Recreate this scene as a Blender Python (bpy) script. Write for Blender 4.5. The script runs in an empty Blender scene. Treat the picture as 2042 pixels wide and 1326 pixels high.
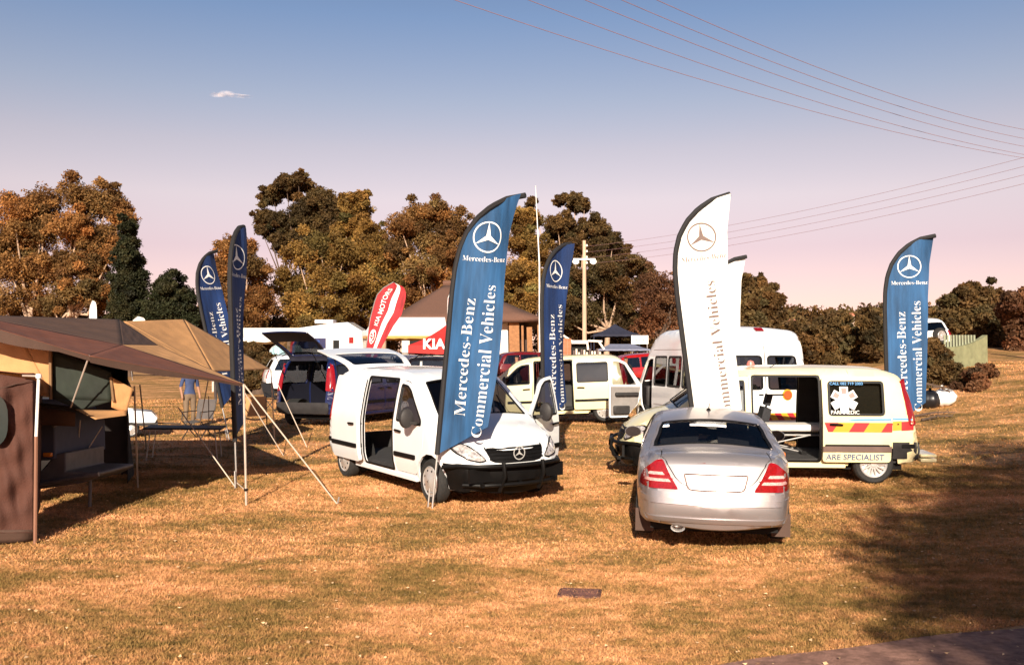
import bpy, bmesh, math, random
import numpy as np
from mathutils import Vector, Matrix, Quaternion
rad = math.radians
random.seed(7); RNG = np.random.default_rng(7)
scene = bpy.context.scene
COL = scene.collection

# ------------------------------------------------------------------ camera
FPX, CAMH, HZ = 1970.0, 1.90, 739.0          # focal length and horizon row in pixels of the 2042 px wide photograph
PITCH = math.atan((HZ - 663.0) / FPX)
cam = bpy.data.cameras.new('camera'); cam.sensor_width = 36.0; cam.lens = 36.0 * FPX / 2042.0
cam.clip_start = 0.1; cam.clip_end = 3000.0
camo = bpy.data.objects.new('camera', cam); COL.objects.link(camo)
camo.location = (0, 0, CAMH); camo.rotation_euler = (math.pi/2 + PITCH, 0, 0)
scene.camera = camo

# ------------------------------------------------------------------ sky, sun, exposure
SUN_EL = 22.5; SUN_DX = 0.06                 # low sun behind the photographer
world = bpy.data.worlds.new('World'); scene.world = world; world.use_nodes = True
nt = world.node_tree; nt.nodes.clear()
sky = nt.nodes.new('ShaderNodeTexSky'); sky.sky_type = 'NISHITA'; sky.sun_disc = False
sky.sun_elevation = rad(SUN_EL); sky.sun_rotation = math.pi + SUN_DX
sky.altitude = 1500; sky.air_density = 1.0; sky.dust_density = 1.2; sky.ozone_density = 1.2
geo = nt.nodes.new('ShaderNodeNewGeometry'); sep = nt.nodes.new('ShaderNodeSeparateXYZ')
ramp = nt.nodes.new('ShaderNodeValToRGB')     # warm, slightly pink film response towards the horizon
ramp.color_ramp.elements[0].position = 0.0; ramp.color_ramp.elements[0].color = (.72, .37, .32, 1)
ramp.color_ramp.elements[1].position = 1.0; ramp.color_ramp.elements[1].color = (.13, .17, .22, 1)
for p_, c_ in ((.12, (.78,.41,.345)), (.17, (.96,.54,.41)), (.218, (.90,.54,.415)), (.264, (.75,.53,.44)), (.34, (.52,.475,.475)), (.45, (.36,.36,.39)), (.62, (.22,.26,.30))):
    e = ramp.color_ramp.elements.new(p_); e.color = c_ + (1,)
ab = nt.nodes.new('ShaderNodeMath'); ab.operation = 'ABSOLUTE'
mul = nt.nodes.new('ShaderNodeMix'); mul.data_type = 'RGBA'; mul.blend_type = 'MULTIPLY'; mul.inputs[0].default_value = 1
bg = nt.nodes.new('ShaderNodeBackground'); bg.inputs[1].default_value = 0.136
wo = nt.nodes.new('ShaderNodeOutputWorld')
tc = nt.nodes.new('ShaderNodeTexCoord')
nt.links.new(tc.outputs['Generated'], sep.inputs[0]); nt.links.new(sep.outputs['Z'], ab.inputs[0])
nt.links.new(ab.outputs[0], ramp.inputs[0])
nt.links.new(sky.outputs[0], mul.inputs[6]); nt.links.new(ramp.outputs[0], mul.inputs[7])
nt.links.new(mul.outputs[2], bg.inputs[0]); nt.links.new(bg.outputs[0], wo.inputs[0])
sl = bpy.data.lights.new('sun', 'SUN'); sl.energy = 5.0; sl.angle = rad(0.53); sl.color = (1.0, .88, .72)
so = bpy.data.objects.new('sun', sl); COL.objects.link(so); so.location = (0, -20, 12)
so.rotation_euler = Vector((SUN_DX, 1, -math.tan(rad(SUN_EL)))).to_track_quat('-Z', 'Y').to_euler()
vs = scene.view_settings; vs.view_transform = 'Standard'; vs.look = 'None'; vs.gamma = 1.0; vs.use_curve_mapping = False
vs.exposure = 0.85
scene.cycles.max_bounces = 8; scene.cycles.transparent_max_bounces = 16

# ------------------------------------------------------------------ lie of the land
def sst(a, b, x):
    t = np.clip((np.asarray(x, float) - a) / (b - a), 0, 1); return t*t*(3-2*t)
def gz(x, y):
    x = np.asarray(x, float); y = np.asarray(y, float)
    z = 0.03 * (np.clip(y, 9.0, 62.0) - 15.5)
    z = z + 1.5 * sst(6.5, 19, x) * sst(16, 37, y) + .55*sst(36, 62, y)*sst(10, 25, x)
    z = z + 13.0 * sst(130, 420, y) * sst(-60, 90, x)
    z = z + 0.03*np.sin(x*.9+.3)*np.sin(y*.55) * sst(8, 14, y)
    return z
def at(px, py, d):
    u = (px - 1021.0) / FPX; v = (663.0 - py) / FPX
    y = math.cos(PITCH) - v*math.sin(PITCH); z = math.sin(PITCH) + v*math.cos(PITCH)
    k = d / y
    return Vector((u*k, d, CAMH + z*k))
def gnd(px, py):
    lo, hi = 3.0, 400.0
    y = 3.0
    while y < 300:
        p = at(px, py, y)
        if p.z <= float(gz(p.x, p.y)): break
        y *= 1.01
    p = at(px, py, y); p.z = float(gz(p.x, p.y)); return p
def on(x, y): return Vector((x, y, float(gz(x, y))))

# ------------------------------------------------------------------ materials
MATS = {}
def nodes_of(name):
    m = bpy.data.materials.new(name); m.use_nodes = True; n = m.node_tree; n.nodes.clear()
    out = n.nodes.new('ShaderNodeOutputMaterial'); return m, n, out
def mat(name, col, rough=.6, metal=0.0, var=.12, scale=6.0, bump=0.0, bscale=40.0, coat=0.0, spec=.5, trans=0.0, stretch=None, emit=None):
    if name in MATS: return MATS[name]
    m, n, out = nodes_of(name)
    b = n.nodes.new('ShaderNodeBsdfPrincipled'); n.links.new(b.outputs[0], out.inputs[0])
    b.inputs['Roughness'].default_value = rough; b.inputs['Metallic'].default_value = metal
    b.inputs['Coat Weight'].default_value = coat; b.inputs['Specular IOR Level'].default_value = spec
    t = n.nodes.new('ShaderNodeTexCoord'); src = t.outputs['Object']
    if stretch:
        mp = n.nodes.new('ShaderNodeMapping'); mp.inputs['Scale'].default_value = stretch
        n.links.new(src, mp.inputs[0]); src = mp.outputs[0]
    nz = n.nodes.new('ShaderNodeTexNoise'); nz.inputs['Scale'].default_value = scale; nz.inputs['Detail'].default_value = 4
    n.links.new(src, nz.inputs['Vector'])
    r = n.nodes.new('ShaderNodeValToRGB'); n.links.new(nz.outputs['Fac'], r.inputs[0])
    r.color_ramp.elements[0].position = .3; r.color_ramp.elements[1].position = .7
    r.color_ramp.elements[0].color = tuple(c*(1-var) for c in col) + (1,)
    r.color_ramp.elements[1].color = tuple(min(1, c*(1+var)) for c in col) + (1,)
    n.links.new(r.outputs[0], b.inputs['Base Color'])
    if bump:
        nb = n.nodes.new('ShaderNodeTexNoise'); nb.inputs['Scale'].default_value = bscale; nb.inputs['Detail'].default_value = 3
        n.links.new(src, nb.inputs['Vector'])
        bp = n.nodes.new('ShaderNodeBump'); bp.inputs['Strength'].default_value = bump; bp.inputs['Distance'].default_value = .02
        n.links.new(nb.outputs['Fac'], bp.inputs['Height']); n.links.new(bp.outputs[0], b.inputs['Normal'])
    if trans:
        tr = n.nodes.new('ShaderNodeBsdfTranslucent'); n.links.new(r.outputs[0], tr.inputs[0])
        mx = n.nodes.new('ShaderNodeMixShader'); mx.inputs[0].default_value = trans
        n.links.new(b.outputs[0], mx.inputs[1]); n.links.new(tr.outputs[0], mx.inputs[2]); n.links.new(mx.outputs[0], out.inputs[0])
    MATS[name] = m; return m
def glass(name, tint, refl=.12, rough=.02):
    if name in MATS: return MATS[name]
    m, n, out = nodes_of(name)
    tr = n.nodes.new('ShaderNodeBsdfTransparent'); tr.inputs[0].default_value = tint + (1,)
    gl = n.nodes.new('ShaderNodeBsdfGlossy'); gl.inputs['Roughness'].default_value = rough
    lw = n.nodes.new('ShaderNodeLayerWeight'); lw.inputs[0].default_value = .35
    nz = n.nodes.new('ShaderNodeTexNoise'); nz.inputs['Scale'].default_value = 3.0
    ma = n.nodes.new('ShaderNodeMath'); ma.operation = 'MULTIPLY_ADD'; ma.inputs[1].default_value = .6; ma.inputs[2].default_value = refl
    n.links.new(lw.outputs['Fresnel'], ma.inputs[0])
    mx = n.nodes.new('ShaderNodeMixShader'); n.links.new(ma.outputs[0], mx.inputs[0])
    n.links.new(tr.outputs[0], mx.inputs[1]); n.links.new(gl.outputs[0], mx.inputs[2]); n.links.new(mx.outputs[0], out.inputs[0])
    MATS[name] = m; return m

# ------------------------------------------------------------------ mesh helpers
class G:
    """collects geometry for one mesh"""
    def __init__(s): s.v = []; s.f = []; s.m = []; s.n = 0
    def add(s, vs, fs, mi=0):
        vs = vs.tolist() if isinstance(vs, np.ndarray) else [tuple(p) for p in vs]
        s.v += vs; s.f += [tuple(i + s.n for i in f) for f in fs]
        s.m += [mi]*len(fs) if isinstance(mi, int) else list(mi); s.n += len(vs); return s
    def box(s, a, b, mi=0, M=None):
        (x0,y0,z0),(x1,y1,z1) = a, b
        vs = [Vector(p) for p in ((x0,y0,z0),(x1,y0,z0),(x1,y1,z0),(x0,y1,z0),(x0,y0,z1),(x1,y0,z1),(x1,y1,z1),(x0,y1,z1))]
        if M is not None: vs = [M @ p for p in vs]
        return s.add(vs, [(0,3,2,1),(4,5,6,7),(0,1,5,4),(1,2,6,5),(2,3,7,6),(3,0,4,7)], mi)
    def tube(s, pts, r, n=8, mi=0, cap=True):
        pts = [Vector(p) for p in pts]; k = len(pts)
        rs = [r]*k if not hasattr(r, '__len__') else list(r)
        vs, fs = [], []; prev = None
        for i, p in enumerate(pts):
            t = (pts[min(i+1,k-1)] - pts[max(i-1,0)]).normalized()
            if prev is None:
                a = Vector((0,0,1)) if abs(t.z) < .9 else Vector((1,0,0)); u = t.cross(a).normalized()
            else:
                u = (prev - t*prev.dot(t)); u = u.normalized() if u.length > 1e-6 else t.orthogonal().normalized()
            prev = u; w = t.cross(u)
            for j in range(n):
                a = 2*math.pi*j/n; vs.append(p + (u*math.cos(a) + w*math.sin(a))*rs[i])
        for i in range(k-1):
            for j in range(n):
                j2 = (j+1) % n; fs.append((i*n+j, i*n+j2, (i+1)*n+j2, (i+1)*n+j))
        if cap:
            fs.append(tuple(reversed(range(n)))); fs.append(tuple((k-1)*n + j for j in range(n)))
        return s.add(vs, fs, mi)
    def lathe(s, prof, M, n=24, mi=0, closed=False):
        """prof: (radius, height) pairs turned about local z, then moved by M"""
        vs, fs = [], []; k = len(prof)
        for j in range(n):
            a = 2*math.pi*j/n
            for r, h in prof: vs.append(M @ Vector((r*math.cos(a), r*math.sin(a), h)))
        for j in range(n):
            j2 = (j+1) % n
            for i in range(k if closed else k-1):
                i2 = (i+1) % k; fs.append((j*k+i, j2*k+i, j2*k+i2, j*k+i2))
        return s.add(vs, fs, mi)
    def grid(s, fn, nu, nv, mi=0):
        vs = [fn(i/nu, j/nv) for i in range(nu+1) for j in range(nv+1)]
        fs = [(i*(nv+1)+j, (i+1)*(nv+1)+j, (i+1)*(nv+1)+j+1, i*(nv+1)+j+1) for i in range(nu) for j in range(nv)]
        return s.add(vs, fs, mi)
def mk(name, g, mats, parent=None, smooth=40, bevel=0.0, loc=None):
    me = bpy.data.meshes.new(name); me.from_pydata(g.v, [], g.f)
    if not isinstance(mats, (list, tuple)): mats = [mats]
    for m in mats: me.materials.append(m)
    if any(g.m): me.polygons.foreach_set('material_index', g.m)
    if smooth:
        me.polygons.foreach_set('use_smooth', [True]*len(me.polygons)); me.set_sharp_from_angle(angle=rad(smooth))
    me.update()
    o = bpy.data.objects.new(name, me); COL.objects.link(o)
    if parent is not None: o.parent = parent
    if loc is not None: o.location = loc
    if bevel:
        b = o.modifiers.new('bevel', 'BEVEL'); b.width = bevel; b.segments = 2; b.limit_method = 'ANGLE'; b.angle_limit = rad(40)
    return o
def thing(name, label, cat, loc=(0,0,0), rz=0.0, group=None, tilt=True, pitch=0.0):
    o = bpy.data.objects.new(name, None); COL.objects.link(o); o.empty_display_size = .2
    tag(o, label, cat, group)
    if tilt:                                     # stand square on the sloping ground
        x, y = loc[0], loc[1]; e_ = .6
        nrm = Vector((-(float(gz(x+e_,y))-float(gz(x-e_,y)))/(2*e_), -(float(gz(x,y+e_))-float(gz(x,y-e_)))/(2*e_), 1)).normalized()
        q = Vector((0,0,1)).rotation_difference(nrm) @ Quaternion((0,0,1), rz)
        if pitch: q = q @ Quaternion((0,1,0), pitch)
        o.rotation_mode = 'QUATERNION'; o.rotation_quaternion = q
    else: o.rotation_euler = (0, 0, rz)
    o.location = loc
    return o
def tag(o, label=None, cat=None, group=None, kind=None):
    if label: o['label'] = label
    if cat: o['category'] = cat
    if group: o['group'] = group
    if kind: o['kind'] = kind
    return o
def dice(outline, holes=(), cu=.12, cv=.12):
    """fills a 2-D outline with holes and cuts it into cells"""
    bm = bmesh.new()
    for loop in [outline] + list(holes):
        vs = [bm.verts.new((p[0], p[1], 0)) for p in loop]
        for i in range(len(vs)): bm.edges.new((vs[i], vs[(i+1) % len(vs)]))
    bmesh.ops.triangle_fill(bm, use_beauty=True, use_dissolve=False, edges=bm.edges[:], normal=(0,0,1))
    us = [p[0] for p in outline]; ws = [p[1] for p in outline]
    for ax, lo, hi, c in ((0, min(us), max(us), cu), (1, min(ws), max(ws), cv)):
        n = int((hi-lo)/c)
        for k in range(1, n+1):
            q = lo + (hi-lo)*k/(n+1); co = [0,0,0]; no = [0,0,0]; co[ax] = q; no[ax] = 1
            bmesh.ops.bisect_plane(bm, geom=bm.verts[:]+bm.edges[:]+bm.faces[:], plane_co=co, plane_no=no, dist=1e-5)
    bm.verts.index_update()
    V = np.array([(v.co.x, v.co.y) for v in bm.verts]); Fc = [tuple(v.index for v in f.verts) for f in bm.faces]
    bm.free(); return V, Fc
def shell(P, Fc, ref, thick):
    """orients a mapped sheet away from ref and gives it thickness inwards; returns verts, faces, inner flags"""
    P = np.asarray(P, float)
    nrm = np.zeros_like(P); ia = np.array([f[:3] for f in Fc]); n_ = np.cross(P[ia[:,1]]-P[ia[:,0]], P[ia[:,2]]-P[ia[:,0]])
    tot = float((n_*(P[ia].mean(1)-ref)).sum())
    for k in range(3): np.add.at(nrm, ia[:,k], n_)
    for f, q in zip(Fc, n_):
        for i in f[3:]: nrm[i] += q
    if tot < 0: Fc = [tuple(reversed(f)) for f in Fc]; nrm = -nrm
    if not thick: return P, Fc, [0]*len(Fc)
    L = np.linalg.norm(nrm, axis=1); L[L == 0] = 1; nrm = nrm / L[:, None]
    Q = P - nrm*thick; n0 = len(P)
    edges = {}
    for f in Fc:
        for i in range(len(f)):
            a, b = f[i], f[(i+1) % len(f)]; edges[(a, b)] = 1
    rim = [(b, a, a+n0, b+n0) for (a, b) in edges if (b, a) not in edges]
    inner = [tuple(reversed([i+n0 for i in f])) for f in Fc]
    return np.vstack([P, Q]), Fc + rim + inner, [0]*(len(Fc)+len(rim)) + [1]*len(inner)
def offset_poly(poly, d):
    """shrinks (d>0) a 2-D polygon by moving each edge inwards"""
    n = len(poly); A = sum(poly[i][0]*poly[(i+1)%n][1] - poly[(i+1)%n][0]*poly[i][1] for i in range(n)); sg = 1 if A > 0 else -1
    out = []
    for i in range(n):
        p0, p1, p2 = (np.array(poly[(i+k) % n], float) for k in (-1, 0, 1))
        e1 = (p1-p0)/max(1e-9, np.linalg.norm(p1-p0)); e2 = (p2-p1)/max(1e-9, np.linalg.norm(p2-p1))
        n1 = np.array((-e1[1], e1[0]))*sg; n2 = np.array((-e2[1], e2[0]))*sg; b = n1+n2; k = np.dot(b, n1)
        out.append(tuple(p1 + b/max(.35, k)*d))
    return out
def rounded(poly, r, n=4):
    out = []; k = len(poly)
    for i in range(k):
        p0, p1, p2 = (np.array(poly[(i+j) % k], float) for j in (-1, 0, 1))
        a = p0-p1; b = p2-p1; la, lb = np.linalg.norm(a), np.linalg.norm(b); q = min(r, la*.45, lb*.45)
        s, e_ = p1 + a/la*q, p1 + b/lb*q
        for j in range(n+1):
            t = j/n; out.append(tuple((1-t)**2*s + 2*t*(1-t)*p1 + t*t*e_))
    return out
TXT = {}
def text_geo(body, serif=True, offset=0.0):
    """lettering as flat triangles, x to the right from 0, baseline at 0; unit size"""
    key = (body, serif, offset)
    if key in TXT: return TXT[key]
    s = body
    if serif:
        s = ''.join(chr(0x1D400 + ord(c)-65) if 'A' <= c <= 'Z' else chr(0x1D41A + ord(c)-97) if 'a' <= c <= 'z' else c for c in body)
    c = bpy.data.curves.new('lettering', 'FONT'); c.body = s; c.offset = offset; c.resolution_u = 3
    o = bpy.data.objects.new('lettering', c); COL.objects.link(o)
    me = bpy.data.meshes.new_from_object(o.evaluated_get(bpy.context.evaluated_depsgraph_get()))
    V = np.array([(v.co.x, v.co.y) for v in me.vertices]); Fc = [tuple(p.vertices) for p in me.polygons]
    bpy.data.objects.remove(o); bpy.data.curves.remove(c); bpy.data.meshes.remove(me)
    V[:,0] -= V[:,0].min(); TXT[key] = (V, Fc); return V, Fc
# ------------------------------------------------------------------ vehicles: a body from a side profile and a width law
class Car:
    def __init__(s, prof, wtab, r=.1, front=(1.6,.16), rear=(-1.9,.10), crown=None):
        s.prof = np.array(prof, float); s.wz = np.array([w[0] for w in wtab]); s.ww = np.array([w[1] for w in wtab])
        s.r = r; s.front_ = front; s.rear_ = rear; s.crown = crown or (lambda u: .04)
        uu = np.linspace(0, len(prof)-1, 10*(len(prof)-1)+1); s.uu = uu; s.pl = s.P(uu)
        s.ref = np.array((0, 0, s.prof[:,1].mean()*.9))
        s.nu = len(prof)-1; s.cache = {}
    def P(s, u):
        u = np.atleast_1d(np.asarray(u, float)); k = np.arange(len(s.prof)); acc = 0
        for d in np.linspace(-.28, .28, 9):
            q = np.clip(u+d, 0, len(s.prof)-1)
            acc = acc + np.stack([np.interp(q, k, s.prof[:,0]), np.interp(q, k, s.prof[:,1])], -1)
        return acc/9
    def N(s, u):
        a = s.P(np.asarray(u)+.04) - s.P(np.asarray(u)-.04); n = np.stack([-a[:,1], a[:,0]], -1)
        return n/np.linalg.norm(n, axis=1)[:,None]
    def Wb(s, x, z):
        w = np.interp(z, s.wz, s.ww)
        w = w - s.front_[1]*np.clip(x - s.front_[0], 0, None)**2 - s.rear_[1]*np.clip(s.rear_[0]-x, 0, None)**2
        return w
    def W(s, x, z):
        x = np.atleast_1d(np.asarray(x, float)); z = np.atleast_1d(np.asarray(z, float))
        A = s.pl[:-1]; ab = s.pl[1:]-A; L = np.maximum((ab**2).sum(1), 1e-9); d = np.empty(x.shape)
        for i in range(0, len(x), 4000):
            dx = x[i:i+4000,None]-A[None,:,0]; dz = z[i:i+4000,None]-A[None,:,1]
            t = np.clip((dx*ab[:,0]+dz*ab[:,1])/L, 0, 1); d[i:i+4000] = np.sqrt(((dx-t*ab[:,0])**2+(dz-t*ab[:,1])**2).min(1))
        q = np.clip(d, 0, s.r); return s.Wb(x, z) - s.r + np.sqrt(np.clip(s.r**2 - (s.r-q)**2, 0, None))
    def fside(s, V, sgn, off=0.0):
        y = s.W(V[:,0], V[:,1]) + off; return np.stack([V[:,0], sgn*y, V[:,1]], -1)
    def fstrip(s, V, off=0.0):
        u, t = V[:,0], V[:,1]; p = s.P(u); n = s.N(u); w = s.W(p[:,0], p[:,1])
        c = np.array([s.crown(a) for a in u])*(1-t*t) + off
        return np.stack([p[:,0]+n[:,0]*c, t*w, p[:,1]+n[:,1]*c], -1)
    def tw(s, u, y):
        p = s.P(u); return float(y / s.W(p[:,0], p[:,1])[0])
    def fend(s, V, sgn, off=0.0):
        """(y, z) seen from the front (sgn=1) or rear (-1)"""
        y, z = V[:,0], V[:,1]; half = s.nu*.5
        us = s.uu[s.uu >= half*1.1] if sgn > 0 else s.uu[s.uu <= half*.9][::-1]
        pl = s.P(us); j = np.argmin(np.abs(pl[:,1][None,:]-z[:,None]), 1); xe = pl[j,0]; w = s.W(xe, z)
        cr = np.array([s.crown(k) for k in us])[j]; x = xe + sgn*cr*(1-np.clip(y/np.maximum(w,1e-3),-1,1)**2)
        k = np.abs(y) > w
        if k.any():
            a, b, zk, yk = xe[k]*.6, xe[k].copy(), z[k], np.abs(y[k])
            for _ in range(12):
                m_ = (a+b)/2; ok = s.W(m_, zk) >= yk; a = np.where(ok, m_, a); b = np.where(ok, b, m_)
            x[k] = a
        return np.stack([x+sgn*off, y, z], -1)
    def side(s, g, outline, holes=(), sgn=1, cell=.13, thick=.03, off=0.0, inner=1):
        P, Fc, m = s.cached(('s', sgn, cell, thick, off), outline, holes, lambda V: s.fside(V, sgn, off), cell, cell, thick)
        g.add(P, Fc, [inner*k for k in m]); return g
    def strip(s, g, outline, holes=(), cu=.34, cv=.18, thick=.03, off=0.0, inner=1):
        P, Fc, m = s.cached(('t', cu, cv, thick, off), outline, holes, lambda V: s.fstrip(V, off), cu, cv, thick)
        g.add(P, Fc, [inner*k for k in m]); return g
    def end(s, g, outline, holes=(), sgn=1, cell=.09, thick=.02, off=.008, inner=0):
        P, Fc, m = s.cached(('e', sgn, cell, thick, off), outline, holes, lambda V: s.fend(V, sgn, off), cell, cell, thick)
        g.add(P, Fc, [inner*k for k in m]); return g
    def cached(s, key, outline, holes, fn, cu, cv, thick):
        key = (key, tuple(map(tuple, outline)), tuple(tuple(map(tuple, h)) for h in holes))
        if key not in s.cache:
            V, Fc = dice(outline, holes, cu, cv); s.cache[key] = shell(fn(V), Fc, s.ref, thick)
        return s.cache[key]
    def outline(s, u0, u1, n=60):
        return [tuple(p) for p in s.P(np.linspace(u0, u1, n))]
    def text(s, g, body, place, serif, size, off, mi=0, offset=0.0):
        """place((tx,ty)) -> mapped 3-D"""
        V, Fc = text_geo(body, serif, offset); g.add(place(V*size), Fc, mi)
def arch(cx, r, z0, n=10, rev=False):
    """points of a wheel arch from front to rear (along -x)"""
    a0 = math.asin(max(-1, min(1, (z0-.33)/r)))
    pts = [(cx + r*math.cos(a), .33 + r*math.sin(a)) for a in np.linspace(a0, math.pi-a0, n)]
    return pts[::-1] if rev else pts
def rect(x0, x1, z0, z1): return [(x0,z0),(x1,z0),(x1,z1),(x0,z1)]
RIMS = {}
def rim_geo(style):
    g = G(); I = Matrix.Identity(4)
    if style == 'alloy':
        g.lathe([(.205,-.02),(.225,.05),(.215,.06),(.19,.045),(.185,.0),(.06,-.005)], I, 28)
        for k in range(14):
            a = 2*math.pi*k/14; M = Matrix.Rotation(a, 4, 'Z')
            g.box((.05,-.013,.02),(.2,.013,.05), 0, M)
        g.lathe([(0,.062),(.045,.06),(.06,.045),(.06,-.01)], I, 20)
    else:
        g.lathe([(.205,-.02),(.225,.05),(.215,.06),(.2,.05),(.12,.065),(.08,.075),(.06,.085),(0,.088)], I, 28)
        for k in range(8):
            a = 2*math.pi*(k+.5)/8; M = Matrix.Rotation(a, 4, 'Z')
            g.lathe([(0,.004),(.017,.002),(.017,-.004)], M @ Matrix.Translation((.165,0,.058)), 8, 1)
        for k in range(3):
            M = Matrix.Rotation(2*math.pi*k/3+math.pi/2, 4, 'Z'); g.add([M@Vector(p) for p in ((-.008,0,.0915),(.008,0,.0915),(0,.045,.0915))], [(0,1,2)], 1)
    return g
def wheel(parent, x, y, r=.33, w=.20, style='cap', steer=0.0, tyre_m=None):
    sg = 1 if y > 0 else -1
    M = Matrix.Translation((x, y, r)) @ Matrix.Rotation(steer, 4, 'Z') @ Matrix.Rotation(-sg*math.pi/2, 4, 'X')
    t = G(); h = w/2; q = r/.33
    t.lathe([(.215*q,-h),(.29*q,-h-.006),(.318*q,-h+.02),(r,-h+.05),(r,h-.05),(.318*q,h-.02),(.29*q,h+.006),(.225*q,h-.01),(.2*q,h-.05),(.2*q,-h+.05)], M, 30, 0, True)
    o = mk('wheel', t, M_tyre, parent)
    g = rim_geo(style); gg = G(); S = Matrix.Scale(q, 4)
    gg.add([M @ (Matrix.Translation((0,0,h-.055)) @ (S @ Vector(p))) for p in g.v], g.f, g.m)
    mk('rim', gg, [M_rim, M_black], o); return o
def seat(parent, x, y, z, m, tall=.62, head=True):
    g = G(); g.box((x-.25,y-.24,z),(x+.27,y+.24,z+.16))
    M = Matrix.Translation((x-.25,y,z+.1)) @ Matrix.Rotation(rad(-14),4,'Y'); g.box((-.07,-.24,0),(.07,.24,tall),0,M)
    if head: g.box((-.05,-.13,tall+.04),(.05,.13,tall+.24),0,M); g.box((-.01,-.05,tall-.02),(.01,.05,tall+.06),0,M)
    return mk('seat', g, m, parent, bevel=.04)

# shared materials
M_tyre = mat('tyre rubber', (.018,.017,.016), .85, var=.3, scale=30, bump=.3, bscale=90)
M_rim = mat('silver wheel paint', (.62,.60,.58), .35, .55, var=.1)
M_black = mat('black plastic', (.005,.0045,.0045), .5, spec=.18, var=.3, bump=.1, bscale=120)
M_dkgrey = mat('dark grey plastic', (.030,.027,.027), .55, spec=.3, var=.2, bump=.1, bscale=120)
M_shaded_lining = mat('shaded van lining', (.030,.028,.028), .85, var=.2)  # inner faces coloured dark to stand in for the shade inside the bodies
M_trim = mat('grey door trim', (.22,.20,.19), .7, var=.12)
M_white = mat('white car paint', (.80,.81,.82), .22, coat=.6, var=.03, scale=2)
M_cream = mat('cream van paint', (.80,.71,.42), .25, coat=.6, var=.04, scale=2)
M_blue = mat('dark blue car paint', (.006,.012,.060), .25, coat=.5, var=.1, scale=2)
M_silver = mat('silver metallic paint', (.40,.365,.37), .36, .65, var=.03, scale=400, coat=.5)
M_glass = glass('car glass', (.34,.35,.36), .07)
M_tint = glass('tinted glass', (.12,.12,.13), .08)
M_seat = mat('charcoal seat cloth', (.022,.022,.026), .9, var=.3, scale=30)
M_chrome = mat('chrome', (.75,.74,.72), .12, 1.0, var=.05)
M_lampred = mat('red lamp lens', (.24,.004,.006), .2, coat=.4, var=.2, scale=40)
M_lampclear = mat('clear lamp lens', (.55,.50,.48), .12, .35, coat=.8, var=.55, scale=22)
M_amber = mat('amber lens', (.75,.22,.02), .2, coat=.6)
M_red = mat('red vinyl', (.40,.012,.016), .5, var=.06)
M_yellow = mat('yellow vinyl', (.62,.30,.015), .5, var=.06)
M_bluevinyl = mat('blue vinyl', (.06,.26,.55), .45, var=.06)
M_steel = mat('galvanised steel', (.52,.50,.48), .4, .7, var=.15)
M_wprint = mat('white print', (.80,.79,.76), .7, var=.03)
M_dark = mat('dark cavity', (.008,.008,.008), .9)
M_plate = mat('blank number plate', (.8,.79,.74), .4, var=.04)

# ------------------------------------------------------------------ mid-size van
VAN_PROF = [(-2.30,.36),(-2.37,.52),(-2.34,.72),(-2.29,1.05),(-2.21,1.45),(-2.08,1.79),(-1.75,1.885),(-.8,1.905),(.2,1.90),(.80,1.845),(1.66,1.17),(2.12,1.02),(2.37,.86),(2.46,.62),(2.46,.42),(2.36,.25)]
VAN_W = [(.2,.86),(.36,.90),(.55,.945),(1.0,.95),(1.15,.94),(1.5,.875),(1.8,.80),(2.0,.76)]
def van_crown(u):
    return .035 if u < 9 else .07 if u < 10.4 else .09 if u < 12 else .13
VAN = Car(VAN_PROF, VAN_W, .13, (1.45,.17), (-1.9,.10), van_crown)
DOOR_F = [(.42,.36),(1.14,.36),(1.20,.47),(1.30,.66),(1.40,.78),(1.45,1.10),(1.43,1.19),(.90,1.68),(.74,1.76),(.42,1.79)]
WIN_F = [(.50,1.15),(1.34,1.13),(1.33,1.20),(.86,1.62),(.72,1.69),(.50,1.71)]
DOOR_S = [(-.74,.36),(.38,.36),(.38,1.79),(-.74,1.79)]
WIN_S = [(-.62,1.15),(.27,1.15),(.27,1.70),(-.62,1.70)]
WIN_Q = [(-.86,1.15),(-2.02,1.15),(-1.90,1.69),(-.86,1.70)]
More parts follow.
